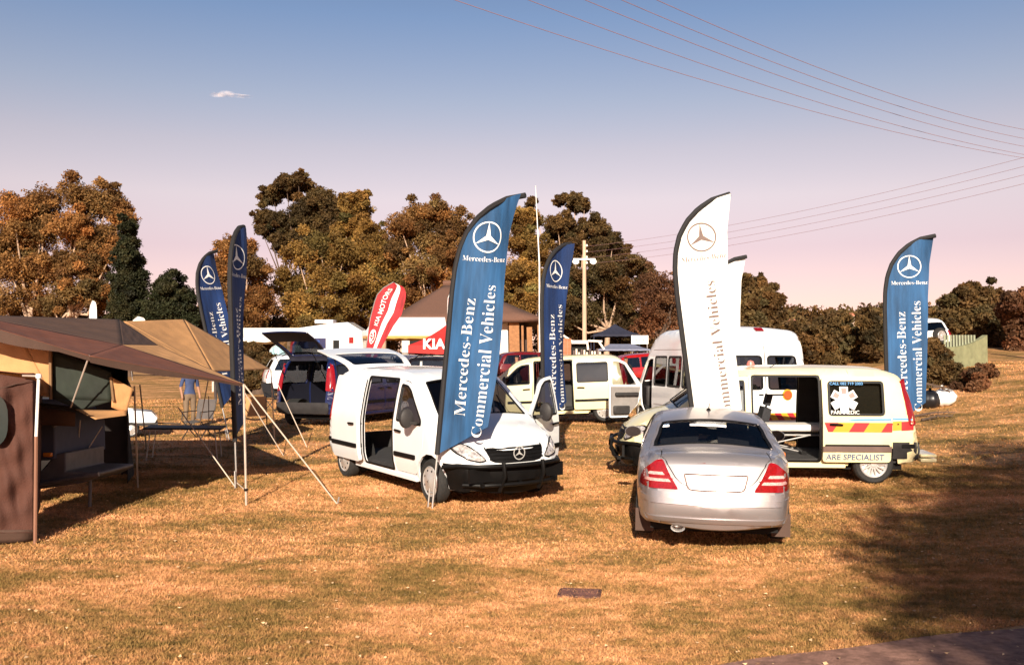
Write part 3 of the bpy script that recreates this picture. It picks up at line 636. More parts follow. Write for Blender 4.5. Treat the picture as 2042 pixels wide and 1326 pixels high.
def build_minibus(loc, rz, pitch=0.0):
    c = BUS; t = thing('minibus', 'white high roof minibus behind the ambulance with its front door standing open', 'minibus', loc, rz, pitch=pitch)
    body = G(); ol = c.outline(0, 15, 90); bot = [(2.6,.3)] + [(x+.12, z) for x, z in arch(2.0,.42,.30)] + [(1.5,.32),(-1.4,.32)] + [(x-.0, z) for x, z in arch(-1.95,.42,.36)] + [(-2.7,.38)]
    wins = [rounded(rect(a, b, 1.30, 2.0),.08,3) for a, b in ((.12,1.02),(-.90,.02),(-1.92,-1.0),(-2.95,-2.02))]
    for sg in (1,-1): c.side(body, ol+bot, wins + [rounded(BUS_DOOR,.05,2)], sg, .11)
    rws = [rounded([(2.55,s_*.08),(3.60,s_*.08),(3.60,s_*.84),(2.55,s_*.86)],.10,3) for s_ in (-1,1)]; rws[1] = rws[1][::-1]
    ws = rounded([(10.12,-.93),(10.95,-.93),(10.95,.93),(10.12,.93)],.06,3)
    c.strip(body, [(0,-1),(15,-1),(15,1),(0,1)], [ws]+rws, .4, .2); mk('body', body, [M_white, M_shaded_lining], t, 35)
    g = G(); c.strip(g, ws, (), thick=0, off=-.01); mk('windscreen', g, M_glass, t)
    for r_ in rws:
        g = G(); c.strip(g, r_, (), thick=0, off=-.004); o = mk('rear_window', g, M_tint, t)
        g = G(); c.strip(g, offset_poly(r_,-.02), [offset_poly(r_,.03)], .4, .3, 0, .004); mk('window_seal', g, M_black, o)
    for sg in (1,-1):
        for w in wins:
            g = G(); c.side(g, w, (), sg, .3, 0, -.008); o = mk('side_window', g, M_glass, t)
            g = G(); c.side(g, offset_poly(w,-.02), [offset_poly(w,.035)], sg, .3, 0, .004); mk('window_seal', g, M_black, o)
        g = G(); c.side(g, rect(-3.2,1.0,.83,.845), (), sg, .4, 0, .004); c.side(g, rect(-3.15,1.2,2.16,2.172), (), sg, .4, 0, .004); mk('panel_seam', g, mat('panel seam',(.35,.28,.26),.7), t)
        # front doors
        d = G(); c.side(d, rounded(offset_poly(BUS_DOOR,.012),.05,2), [rounded(BUS_DW,.04,3)], sg, .15, .05)
        w = G(); c.side(w, rounded(BUS_DW,.04,3), (), sg, .3, 0, -.012)
        tr = G(); c.side(tr, [(1.2,.5),(1.64,.5),(1.95,.8),(2.02,1.22),(1.2,1.23)], (), sg, .2, .03, -.06)
        tr2 = G(); tr2.box((1.3, sg*.86-.05, .98),(1.95, sg*.86+.05, 1.08)); tr2.box((1.25, sg*.87-.05, .52),(1.7, sg*.87+.04, .74))
        mi = G(); mi.box((1.78, min(sg*.98,sg*1.22), 1.30),(1.90, max(sg*.98,sg*1.22), 1.62))
        if sg > 0:
            hinge = Vector((2.08, .97, 0)); Mx = Matrix.Translation(hinge) @ Matrix.Rotation(-rad(82),4,'Z') @ Matrix.Translation(-hinge)
            for q in (d, w, tr, tr2, mi): q.v = [tuple(Mx @ Vector(p)) for p in q.v]
        o = mk('front_door', d, [M_white, M_white], t); mk('window', w, M_glass, o); mk('door_trim', tr, M_trim, o); mk('armrest', tr2, M_dkgrey, o, bevel=.03); mk('mirror', mi, M_dkgrey, o, bevel=.04)
        tl = G(); c.end(tl, rounded([(sg*.98,.90),(sg*.86,.90),(sg*.86,1.42),(sg*.97,1.42)],.03,2), (), -1, .1, .02, .012); o = mk('tail_lamp', tl, M_lampred, t)
        q = G(); c.end(q, rounded([(sg*.965,1.02),(sg*.88,1.02),(sg*.88,1.2),(sg*.965,1.2)],.02,2), (), -1, .1, .01, .02); mk('reversing_light', q, M_lampclear, o)
        h = G(); c.end(h, rounded([(sg*.5,.86),(sg*.9,.86),(sg*.86,1.1),(sg*.6,1.04)],.05,3), (), 1, .1, .02, .012); mk('headlight', h, M_lampclear, t)
        g = G(); c.end(g, rect(-.38,-.05,1.21,1.24) if sg < 0 else rect(.06,.16,1.21,1.24), (), -1, .2, .03, .02); mk('door_handle', g, M_black, t)
        for cx in (2.0,-1.95):
            wh = G(); cxx = cx+.12 if cx > 0 else cx; wh.grid(lambda a, b: (cxx + .43*math.cos(math.pi*a), sg*(.52+.40*b), .33+.43*math.sin(math.pi*a)), 14, 2); mk('wheel_housing', wh, M_dark, t)
    g = G(); c.end(g, rect(-.008,.008,.5,2.3), (), -1, .2, 0, .006); mk('door_gap', g, M_dark, t)
    # round orange speed sticker on the right-hand rear door, chevrons below
    n = 28; ring = [(-.47+.115*math.cos(a), 1.22+.115*math.sin(a)) for a in np.linspace(0,2*math.pi,n+1)[:-1]]
    g = G(); c.end(g, ring, (), -1, .2, 0, .010); o = mk('speed_sticker', g, M_yellow, t)
    g = G(); c.end(g, [(-.47+.09*math.cos(a), 1.22+.09*math.sin(a)) for a in np.linspace(0,2*math.pi,n+1)[:-1]], (), -1, .2, 0, .035); mk('sticker_centre', g, mat('orange sticker',(.36,.065,.006),.5), o)
    for k in range(12):
        y0 = -.82+.14*k; g = G(); c.end(g, [(y0,.70),(y0+.14,.70),(y0+.24,.85),(y0+.10,.85)] if y0 < .68 else [(y0,.70),(y0+.1,.70),(y0+.14,.85),(y0+.04,.85)], (), -1, .2, 0, .012+.0005*k); mk('chevron', g, M_red if k % 2 else M_yellow, t)
    g = G(); c.end(g, rounded(rect(-.93,.93,.40,.50),.03,2), (), -1, .2, .04, .05); mk('rear_bumper', g, M_dkgrey, t)
    g = G(); c.end(g, rounded(rect(-.92,.92,.30,.62),.06,2), (), 1, .2, .04, .03); mk('front_bumper', g, M_dkgrey, t)
    g = G(); c.strip(g, [(4.83,-.12),(5.05,-.12),(5.05,.12),(4.83,.12)], (), .3, .2, .01, .02); mk('brake_light', g, M_lampred, t)
    for x, y in ((2.12,.86),(2.12,-.86),(-1.95,.86),(-1.95,-.86)): wheel(t, x, y, .345, .21, 'cap')
    g = G(); g.box((-3.2,-.88,.36),(1.9,.88,.44)); mk('floor', g, M_shaded_lining, t)
    g = G(); g.tube([(1.22,.86,1.22),(1.20,.86,1.26),(1.12,.86,1.28)]+[], .02, 7); g.tube([(1.22,.86,1.22),(1.23,.88,.5)], .02, 7); mk('grab_rail', g, mat('yellow rail paint',(.75,.36,.02),.4), t)
    for x in (.45,-.45,-1.35,-2.25):
        for y in (-.6,.6): seat(t, x, y, .62, M_seat, .7)
    seat(t, 1.35, .48, .66, M_seat); seat(t, 1.35, -.48, .66, M_seat)
    g = G(); g.box((1.95,-.86,.7),(2.35,.86,1.25)); mk('dashboard', g, M_dkgrey, t, bevel=.05)
    g = G(); g.box((-3.1,-.8,.24),(2.7,.8,.33)); mk('chassis', g, M_black, t)
    return t
# ------------------------------------------------------------------ ground, path
def grass_nodes(name, blades=False):
    m, n, out = nodes_of(name); b = n.nodes.new('ShaderNodeBsdfPrincipled'); n.links.new(b.outputs[0], out.inputs[0])
    b.inputs['Roughness'].default_value = .95; b.inputs['Specular IOR Level'].default_value = .15
    t = n.nodes.new('ShaderNodeNewGeometry')
    mp = n.nodes.new('ShaderNodeMapping'); mp.inputs['Scale'].default_value = (.55, 1.0, 1.0); n.links.new(t.outputs['Position'], mp.inputs[0])
    n1 = n.nodes.new('ShaderNodeTexNoise'); n1.inputs['Scale'].default_value = .85; n1.inputs['Detail'].default_value = 6; n1.inputs['Roughness'].default_value = .65; n1.inputs['Distortion'].default_value = .4
    n2 = n.nodes.new('ShaderNodeTexNoise'); n2.inputs['Scale'].default_value = 9; n2.inputs['Detail'].default_value = 5; n2.inputs['Roughness'].default_value = .7
    n1.inputs['Lacunarity'].default_value = 2.2
    n3 = n.nodes.new('ShaderNodeTexNoise'); n3.inputs['Scale'].default_value = 60 if not blades else 45; n3.inputs['Detail'].default_value = 3
    for q in (n1, n2, n3): n.links.new(mp.outputs[0], q.inputs['Vector'])
    a = n.nodes.new('ShaderNodeMath'); a.operation = 'MULTIPLY_ADD'; a.inputs[1].default_value = .42; n.links.new(n2.outputs['Fac'], a.inputs[0])
    a0 = n.nodes.new('ShaderNodeMath'); a0.operation = 'MULTIPLY'; a0.inputs[1].default_value = .58; n.links.new(n1.outputs['Fac'], a0.inputs[0]); n.links.new(a0.outputs[0], a.inputs[2])
    r = n.nodes.new('ShaderNodeValToRGB'); n.links.new(a.outputs[0], r.inputs[0]); cr = r.color_ramp
    cr.elements[0].position = .40; cr.elements[0].color = (.18,.122,.040,1); cr.elements[1].position = .615; cr.elements[1].color = (.82,.43,.225,1)
    e_ = cr.elements.new(.47); e_.color = (.33,.195,.072,1); e_ = cr.elements.new(.535); e_.color = (.56,.29,.128,1)
    r3 = n.nodes.new('ShaderNodeValToRGB'); n.links.new(n3.outputs['Fac'], r3.inputs[0]); r3.color_ramp.elements[0].position = .32; r3.color_ramp.elements[0].color = (.58,.54,.50,1)
    r3.color_ramp.elements[1].position = .62; r3.color_ramp.elements[1].color = (1.12,1.08,1.0,1)
    mx = n.nodes.new('ShaderNodeMix'); mx.data_type = 'RGBA'; mx.blend_type = 'MULTIPLY'; mx.inputs[0].default_value = .9
    n.links.new(r.outputs[0], mx.inputs[6]); n.links.new(r3.outputs[0], mx.inputs[7]); n.links.new(mx.outputs[2], b.inputs['Base Color'])
    if not blades:
        bp = n.nodes.new('ShaderNodeBump'); bp.inputs['Strength'].default_value = .5; bp.inputs['Distance'].default_value = .03; n.links.new(n3.outputs['Fac'], bp.inputs['Height']); n.links.new(bp.outputs[0], b.inputs['Normal'])
    MATS[name] = m; return m
M_ground = grass_nodes('dry lawn'); M_blade = grass_nodes('dry grass blades', True)
def axis_(segs):
    out = []
    for a, b, s in segs: out += list(np.arange(a, b, s))
    return np.array(out + [segs[-1][1]])
gx = axis_([(-700,-120,40),(-120,-40,8),(-40,40,.8),(40,120,8),(120,700,40)]); gy = axis_([(-60,2,4),(2,50,.8),(50,140,5),(140,460,20),(460,1500,80)])
X, Y = np.meshgrid(gx, gy, indexing='ij'); Z = gz(X, Y)
g = G(); ny = len(gy)
g.add(np.stack([X.ravel(), Y.ravel(), Z.ravel()], -1), [(i*ny+j, (i+1)*ny+j, (i+1)*ny+j+1, i*ny+j+1) for i in range(len(gx)-1) for j in range(ny-1)])
tag(mk('ground', g, M_ground, smooth=80), kind='structure')
# gravel path at the near right corner
A = gnd(1470,1326); B = gnd(2042,1252); dirv = Vector((B.x-A.x, B.y-A.y, 0)).normalized()
g = G(); nrm_ = Vector((dirv.y, -dirv.x, 0))
def pth(a, b):
    e_ = .05*math.sin(a*37)+.035*math.sin(a*91+1)
    p = Vector((A.x, A.y, 0)) + dirv*(-9 + 26*a) + nrm_*(b*3.2 - (e_ if b < .01 else 0)); return (p.x, p.y, float(gz(p.x,p.y)) + .012)
g.grid(pth, 90, 8)
tag(mk('path', g, mat('worn tar path',(.30,.165,.125),.95,spec=.1,var=.3,scale=14,bump=.5,bscale=60)), kind='structure')
# short dry turf
def blades(n, y0, y1, hmin, hmax, wid):
    t = RNG.random(n); y = np.sqrt(y0**2 + t*(y1**2-y0**2)); x = (RNG.random(n)*2-1)*(y*.545+.6)
    c = np.cross(np.array([dirv.x, dirv.y]), np.stack([x-A.x, y-A.y], -1)); keep = c > .03
    x, y = x[keep], y[keep]; n = len(x); z = gz(x, y)
    a = RNG.random(n)*6.283; h = hmin + RNG.random(n)*(hmax-hmin); lx = RNG.normal(0,.9,n)*h; ly = RNG.normal(0,.9,n)*h
    dx, dy = np.cos(a)*wid*(.6+.8*RNG.random(n)), np.sin(a)*wid
    P = np.empty((n,3,3)); P[:,0] = np.stack([x-dx,y-dy,z-.003],-1); P[:,1] = np.stack([x+dx,y+dy,z-.003],-1); P[:,2] = np.stack([x+lx,y+ly,z+h],-1)
    return P.reshape(-1,3)
P = np.vstack([blades(260000,5.4,10.5,.012,.040,.0045), blades(200000,10.5,19,.015,.042,.008), blades(70000,19,40,.02,.06,.016)])
me = bpy.data.meshes.new('turf'); n = len(P)//3
me.vertices.add(len(P)); me.vertices.foreach_set('co', P.ravel()); me.loops.add(len(P)); me.loops.foreach_set('vertex_index', np.arange(len(P), dtype=np.int32))
me.polygons.add(n); me.polygons.foreach_set('loop_start', np.arange(0,len(P),3,dtype=np.int32)); me.update(); me.materials.append(M_blade)
o = bpy.data.objects.new('turf', me); COL.objects.link(o); tag(o, 'short dry straw coloured grass covering the showground', 'grass', kind='stuff')

# fallen leaves scattered over the turf
n = 2600; y = np.sqrt(5.6**2 + RNG.random(n)*(20**2-5.6**2)); x = (RNG.random(n)*2-1)*(y*.545); z = gz(x, y) + .022 + .015*RNG.random(n)
a = RNG.random(n)*6.283; s = .008+.016*RNG.random(n); t = RNG.normal(0,.35,(n,2))
c, d_ = np.cos(a)*s, np.sin(a)*s
Q = np.stack([np.stack([x-c, y-d_, z],-1), np.stack([x+d_*.5, y-c*.5, z+s*t[:,0]],-1), np.stack([x+c, y+d_, z],-1), np.stack([x-d_*.5, y+c*.5, z+s*t[:,1]],-1)], 1).reshape(-1,3)
g = G(); g.add(Q, [(4*i,4*i+1,4*i+2,4*i+3) for i in range(n)]); o = mk('fallen_leaves', g, mat('bleached dead leaf',(.62,.40,.22),.8,var=.6,scale=3), None, 0); tag(o, 'small dry fallen leaves scattered over the lawn', 'leaves', kind='stuff')
# ------------------------------------------------------------------ the vehicles where they stand
white_van = build_van('panel_van', 'white panel van with black bull bar and open doors behind the tall blue flag', 'van', on(-1.28,16.45), rad(-57.5), M_white,
    open_fl=62, slide_l=True, slide_r=True, tail_up=90, win_s=False, win_q=False, bullbar=True)
build_sedan(on(2.56,13.2)+Vector((0,0,.045)), rad(81.5))
amb = build_van('ambulance', 'cream ambulance van with red and yellow chevron stripe and open side door', 'ambulance', on(4.47,17.5), rad(175.5), M_cream,
    slide_l=True, slide_r=True, rims='alloy', bullbar=True, seats=False)
build_van('crew_van', 'cream window van parked side on behind the white van with sliding door open', 'van', on(1.15,29.2), rad(174.0), M_cream, slide_l=True, rims='cap', pitch=rad(2.5))
build_van('people_carrier', 'dark blue people carrier with its tailgate raised beside the camping tents', 'van', on(-4.75,29.1), rad(66), M_blue, tail_up=108, tint=M_tint, lining=mat('navy shaded van lining',(.008,.009,.022),.7))
build_minibus(on(4.66,23.75), rad(100))
# ambulance markings on the slid-back side door (x runs forward, the door spans -1.86 .. -.74)
def amb_panel(name, poly, m, off=.116, cell=.2, parent=None):
    g = G(); VAN.side(g, poly, (), 1, cell, 0, off); return mk(name, g, m, parent or amb)
xs = [-.77,-.94,-1.20,-1.44,-1.72,-1.84]
for k, (a, b) in enumerate(zip(xs[:-1], xs[1:])):
    sh = .10
    amb_panel('chevron', [(a+(sh if k else 0)-.06,.875),(a-.06 if k else a,1.03),(b-.06,1.03),(b+sh-.06,.875)] if k < 4 else [(a+sh-.06,.875),(a-.06,1.03),(b-.02,1.03),(b-.02,.875)], M_red if k % 2 == 0 else M_yellow, .118+.0006*k)
for k, (a, b) in enumerate(((-1.90,-2.04),(-2.04,-2.24))): amb_panel('chevron', [(a,.89),(a,1.04),(b,1.05),(b,.90)], M_yellow if k == 0 else M_red, .008+.0006*k)
amb_panel('blue_stripe', [(-1.0,1.055),(-1.3,1.095),(-1.85,1.10),(-1.85,1.07),(-1.4,1.065)], M_bluevinyl, .119)
amb_panel('blue_stripe', [(-1.90,1.075),(-2.22,1.06),(-2.22,1.09),(-1.90,1.105)], M_bluevinyl, .008)
amb_panel('side_band', rect(-1.85,-.75,.55,.64), mat('brown rubbing strip',(.12,.07,.055),.6), .119+.01)
amb_panel('side_band', rect(-2.30,-1.9,.42,.70), M_dkgrey, .012)
def on_side(off, x0, z0, flip=-1):
    return lambda V: VAN.fside(np.stack([x0 + flip*V[:,0], z0 + V[:,1]], -1), 1, off)
g = G(); VAN.text(g, 'ARE SPECIALIST', on_side(.120,-.80,.415), False, .135, 0, offset=.010); mk('lettering', g, mat('faded blue lettering',(.045,.075,.20),.6), amb)
g = G(); VAN.text(g, 'CALL 082 719 2003', on_side(.121,-.88,1.645), False, .066, 0, offset=.006); mk('lettering', g, mat('sky blue lettering',(.06,.28,.60),.5), amb)
# six-armed medical star on the door window
def bar6(R, w, inset=0):
    out = []
    for k in range(6):
        a = math.pi/2 + math.pi*k/3; c_, s_ = math.cos(a), math.sin(a)
        nx = math.cos(a+math.pi/6)*(w*1.0)/math.cos(math.pi/6)*1.0
        for r_, t_ in ((R-inset, -w+inset), (R-inset, w-inset)): out.append((r_*c_ - t_*s_, r_*s_ + t_*c_))
        b = a + math.pi/6; q = (w-inset)/math.sin(math.pi/6); out.append((q*math.cos(b), q*math.sin(b)))
    return out
star6 = [(-1.10+p[0], 1.40+p[1]) for p in bar6(.215,.068)]
o = amb_panel('medical_star', star6, M_wprint, .122)
for k in (0, 1, 5):
    a = math.pi/2 + math.pi*k/3; p = [(r_*math.cos(a)-t_*math.sin(a), r_*math.sin(a)+t_*math.cos(a)) for r_, t_ in ((.10,-.035),(.19,-.045),(.19,.045),(.10,.035))]
    amb_panel('star_arm', [(-1.10+q[0], 1.40+q[1]) for q in p], mat('pale red print',(.70,.20,.18),.6), .125, parent=o)
g = G(); VAN.text(g, 'PARAMEDIC', on_side(.126,-.88,1.17), False, .085, 0, offset=.006); mk('lettering', g, M_wprint, amb)
# front wing colours
g = G(); VAN.side(g, rounded([(2.02,.80),(1.62,.86),(1.58,1.0),(1.85,1.0)],.03,2), (), 1, .12, 0, .006); mk('wing_stripe', g, M_bluevinyl, amb)
g = G(); VAN.side(g, rounded([(2.08,.62),(1.66,.74),(1.62,.84),(2.0,.79)],.02,2), (), 1, .12, 0, .007); mk('wing_stripe', g, M_red, amb)
# stretcher and fittings inside the ambulance; white tow step behind
g = G(); g.box((-1.0,-.15,.80),(.95,.35,.92)); st = mk('stretcher', g, mat('white stretcher pad',(.72,.68,.62),.7), amb, bevel=.04)
g = G()
for y in (-.12,.32):
    g.tube([(-.95,y,.74),(.9,y,.74)],.016,6); g.tube([(-.7,y,.74),(.5,y,.46)],.013,6); g.tube([(.7,y,.74),(-.5,y,.46)],.013,6)
mk('frame', g, M_steel, st)
for x in (-.6,.6): 
    g = G(); g.tube([(x,-.12,.42),(x,.32,.42)],.05,10); mk('caster', g, M_black, st)
g = G(); g.box((-.2,.6,.40),(.1,.80,.50)); mk('kit_bag', g, mat('orange kit bag',(.55,.15,.03),.7,var=.3,scale=9), amb, bevel=.03)
seat(amb, .30, -.45, .52, M_seat, .55)
g = G(); g.box((-2.62,.25,.37),(-2.36,.92,.43)); g.box((-2.62,.25,.45),(-2.36,.92,.50)); mk('rear_step', g, M_cream, amb, bevel=.015)
g = G(); M = Matrix.Translation((.30,.25,1.93)); g.lathe([(.07,0),(.07,.03),(.05,.08),(0,.1)], M, 14); mk('roof_beacon', g, mat('pink beacon',(.55,.18,.15),.3), amb)
g = G(); g.tube([(.05,.5,1.89),(-.15,.52,2.02)],.006,5); mk('aerial', g, M_black, amb)
# cars behind
build_suv('parked_car', 'white estate car with dark sunroof directly behind the white panel van', on(-4.6,33), rad(100), M_white, True, True)
build_suv('parked_car', 'white four wheel drive with roof rails behind the red sail flag foot', on(-4.8,39), rad(170), M_white, True)
build_suv('parked_car', 'black car with roof rails left of the tall blue flag pole', on(-3.35,37), rad(178), mat('black car paint',(.010,.008,.009),.2,coat=.7), True)
build_suv('parked_car', 'white car nearest the caravan, only its roof showing', on(-8.0,41), rad(20), M_white, True)
build_suv('parked_car', 'red car glimpsed through the gap left of the minibus door', on(6.9,47), rad(10), mat('red car paint',(.30,.008,.008),.25,coat=.6), False)
build_suv('parked_car', 'dark red car under the thatched roof edge', on(1.2,52), rad(15), mat('dark red car paint',(.12,.008,.010),.25,coat=.6), False)
build_suv('parked_car', 'white four wheel drive with spare wheel beyond the green fence', on(at(1800,705,46).x,46), rad(112), M_white, False, False, True)
# ------------------------------------------------------------------ feather flags
def cloth_mat(name, c, streak=.42, trans=.12):
    return mat(name, c, .75, var=streak, scale=5, bump=.55, bscale=9, trans=trans, stretch=(1.6,1,.22))
M_flagblue = cloth_mat('blue flag cloth',(.017,.078,.19)); M_flagnavy = cloth_mat('navy flag cloth',(.008,.030,.115)); M_flagwhite = cloth_mat('white flag cloth',(.82,.80,.76),.04)
M_flagred = cloth_mat('red flag cloth',(.40,.018,.026)); M_sleeve = mat('black flag sleeve',(.012,.011,.012),.8)
M_greyink = mat('brown grey ink',(.15,.10,.085),.7)
def feather(name, label, base, yaw, lean, H, m, ink, emblem=True, words=True, amp=.05, ph=0.0, lean_y=0.0, group='sail flags of the vehicle stand', bow=0.0):
    t = thing(name, label, 'flag', base, 0, group, tilt=False)
    q = Quaternion((0,1,0), lean) @ Quaternion((1,0,0), lean_y) @ Quaternion((0,0,1), yaw); t.rotation_mode = 'QUATERNION'; t.rotation_quaternion = q
    k = H/4.4
    pole = [(0,0),(0,.7),(0,1.5),(0,2.3),(.0,3.0),(.015,3.35),(.06,3.62),(.15,3.86),(.29,4.06),(.48,4.22),(.70,4.33),(.98,4.385)]
    pole = [(x+bow*(z/4.4)**2, z) for x, z in pole]
    PZ = np.array([p[1] for p in pole]); PX = np.array([p[0] for p in pole])
    s_ = np.concatenate([[0], np.cumsum(np.hypot(np.diff(PX), np.diff(PZ)))])
    def wave(x, z):
        return amp*np.clip(x/.8,0,1.3)*(np.sin(5.5*x + 1.3*z + ph) + .45*np.sin(9*x - 2.7*z + 2*ph)) + amp*.5*np.sin(1.1*z+ph)*np.clip(x/.8,0,1)
    right = [(.74,1.22),(.755,1.8),(.765,2.5),(.79,3.2),(.85,3.85),(.98,4.385)]
    RX = np.array([p[0]+bow*(p[1]/4.4)**2 for p in right]); RZ = np.array([p[1] for p in right]); rs = np.linspace(0,1,len(right))
    sl = np.linspace(np.interp(.75,PZ,s_), s_[-1], 45)
    def fn(a, b):
        s1 = sl[0] + (sl[-1]-sl[0])*a; lx, lz = np.interp(s1, s_, PX), np.interp(s1, s_, PZ)
        rx, rz = np.interp(a, rs, RX), np.interp(a, rs, RZ); x = lx+(rx-lx)*b; z = lz+(rz-lz)*b
        return (x*k, float(wave(x,z))*k, z*k)
    g = G(); g.grid(fn, 44, 16); mk('banner', g, m, t, 80)
    g = G(); g.tube([(x*k,0,z*k) for x, z in pole], [.014]*4+[.013,.012,.011,.010,.009,.008,.007,.006], 8); mk('pole', g, M_steel, t)
    g = G(); pp = [(np.interp(s1,s_,PX)*k, 0, np.interp(s1,s_,PZ)*k) for s1 in sl]; g.tube(pp, .040, 8); mk('sleeve', g, M_sleeve, t)
    g = G(); g.tube([(-.07,0,.28),(-.07,0,-.05)],.012,6); g.tube([(-.07,0,.22),(0,0,.22)],.010,6); mk('ground_spike', g, M_steel, t)
    def place(x0, z0, rot=False, off=-.010):
        def f(V):
            x = (x0 - V[:,1]) if rot else (x0 + V[:,0]); z = (z0 + V[:,0]) if rot else (z0 + V[:,1])
            return np.stack([x*k, (wave(x,z)+off)*k, z*k], -1)
        return f
    if emblem:
        g = G(); bx = bow*(3.8/4.4)**2; star_geo(g, place(.47+bx,3.80), .215); mk('star_emblem', g, ink, t)
        V, Fc = text_geo('Mercedes-Benz', True, -.012); g = G(); w = V[:,0].max(); g.add(place(.13+bx,3.46)(V*(.66/w)), Fc); mk('lettering', g, ink, t)
    if words:
        V, Fc = text_geo('Mercedes-Benz', True, -.012); w = V[:,0].max(); g = G(); g.add(place(.38,1.32,True)(V*(1.62/w)), Fc)
        if words != 'one': mk('lettering', g, ink, t)
        V, Fc = text_geo('Commercial Vehicles', True, -.012); w = V[:,0].max(); g = G(); g.add(place(.58 if words == 'one' else .66,1.06,True)(V*(2.08/w)), Fc); mk('lettering', g, ink, t)
    return t
B = gnd(862,1016)
feather('feather_flag', 'tall blue feather flag with white star in front of the white panel van', B, rad(-24), rad(5.2), 4.52, M_flagblue, M_wprint, ph=.4, amp=.075, lean_y=rad(1.5))
P = at(1772,905,18.6); feather('feather_flag', 'blue feather flag behind the rear end of the ambulance', on(P.x,18.6), rad(-3), rad(-.6), 4.36, M_flagblue, M_wprint, ph=2.2, amp=.05)
P = at(1402,900,14.9); feather('feather_flag', 'white feather flag with dark star beyond the silver saloon roof', on(P.x,14.9), rad(3), rad(-7.0), 4.52, M_flagwhite, M_greyink, words='one', ph=1.0, amp=.03)
P = at(1405,880,20.4); feather('feather_flag', 'second white feather flag, half hidden behind the first white one', on(P.x+.08,20.4), rad(5), rad(-1), 4.1, M_flagwhite, M_greyink, words=False, emblem=False, ph=3.0, amp=.03)
P = at(1085,900,18.8); feather('feather_flag', 'blue feather flag standing before the cream crew van', on(P.x,18.8), rad(50), rad(-.8), 4.34, M_flagnavy, M_wprint, ph=.2, amp=.05)
P = at(880,800,24); feather('feather_flag', 'blue feather flag mostly hidden behind the tall blue one', on(P.x+.55,24), rad(10), rad(0), 4.3, M_flagblue, M_wprint, words=False, emblem=False, ph=.8)
P = at(472,945,15.9); feather('feather_flag', 'navy feather flag seen nearly edge on beside the awning corner', on(P.x,15.9), rad(90), rad(-2.6), 4.36, M_flagnavy, M_wprint, ph=1.4, amp=.06)
P = at(458,850,23.5); feather('feather_flag', 'navy feather flag leaning left behind the tan awning', on(P.x,23.5), rad(66), rad(-13), 4.66, M_flagnavy, M_wprint, ph=2.6, amp=.05)
# red teardrop flags and the small sail flags by the caravan
def teardrop(label, base, H, Wd, lean, yaw, m, m2, words, group):
    t = thing('teardrop_flag', label, 'flag', base, 0, group, tilt=False); t.rotation_mode = 'QUATERNION'
    t.rotation_quaternion = Quaternion((0,1,0), lean) @ Quaternion((0,0,1), yaw)
    def wd(a): return Wd*(.16 + .84*min(1, a/.72)**1.2)*math.sqrt(max(0,1-max(0,(a-.80)/.20)**2))
    def fn(a, b): z = H*(.2+.8*a); x = -Wd*.45*(1-max(0,(a-.8)/.2)**2)*min(1,.4+a) + wd(a)*b; return (x, .05*Wd*math.sin(4*b+5*a), z)
    g = G(); g.grid(fn, 60, 8); mk('banner', g, m, t, 80)
    if m2:
        g = G(); g.grid(lambda a, b: tuple(Vector(fn(a,.52+.20*b)) + Vector((0,-.008,0))), 60, 3); mk('stripe', g, m2, t, 80)
    g = G(); g.tube([(0,0,0)] + [fn(a,0) for a in np.linspace(0,1,14)], .016, 6); mk('pole', g, M_steel, t)
    if words:
        V, Fc = text_geo('KIA MOTORS', False, .01); w = V[:,0].max(); V = V*(H*.30/w)
        def pl(V): return np.array([tuple(Vector(fn(.56+v[0]/(H*.8), .38 - v[1]/Wd*1.0)) + Vector((0,-.012,0))) for v in V])
        g = G(); g.add(pl(V), Fc); mk('lettering', g, M_wprint, t)
        n = 20; ring = []; 
        for q in range(n):
            a = 2*math.pi*q/n
            for r_ in (1,.84): ring.append((.45+.070*r_*math.cos(a), .27+.17*r_*math.sin(a)))
        g = G(); g.add([tuple(Vector(fn(*p)) + Vector((0,-.012,0))) for p in ring], [(2*q,(2*q+2)%(2*n),(2*q+3)%(2*n),2*q+1) for q in range(n)])
        V, Fc = text_geo('KIA', False, .02); w = V[:,0].max(); V = V*(H*.085/w); 
        g.add(np.array([tuple(Vector(fn(.405+v[0]/(H*.8), .33 - v[1]/Wd*1.0)) + Vector((0,-.012,0))) for v in V]), Fc); mk('oval_emblem', g, M_wprint, t)
    return t
P = at(716,740,34); teardrop('red teardrop flag with white wave leaning right behind the white van', on(P.x,34), 4.55, 1.0, rad(15), 0, M_flagred, M_wprint, True, 'red teardrop flags')
P = at(918,740,33); teardrop('red teardrop flag, a sliver showing left of the tall blue flag', on(P.x,33), 4.3, .9, rad(-2), rad(40), M_flagred, M_wprint, False, 'red teardrop flags')
M_aqua = cloth_mat('aqua flag cloth',(.34,.52,.58),.5)
for px, lab in ((552,'small pale teal sail flag, left one of the pair before the caravan'), (584,'small pale teal sail flag, right one of the pair before the caravan')):
    P = at(px,700,46); teardrop(lab, on(P.x,46), 2.2, .75, 0, rad(15), M_aqua, None, False, 'small sail flags')
P = at(266,640,60); teardrop('small white sail flag rising behind the tan awning ridge', on(P.x,60), 3.9, .9, rad(4), 0, M_flagwhite, None, False, 'small sail flags')
P = at(189,640,62); teardrop('slim tall white pennant flag behind the brown awning ridge', on(P.x,62), 4.9, .45, rad(-2), 0, M_flagwhite, None, False, 'small sail flags')
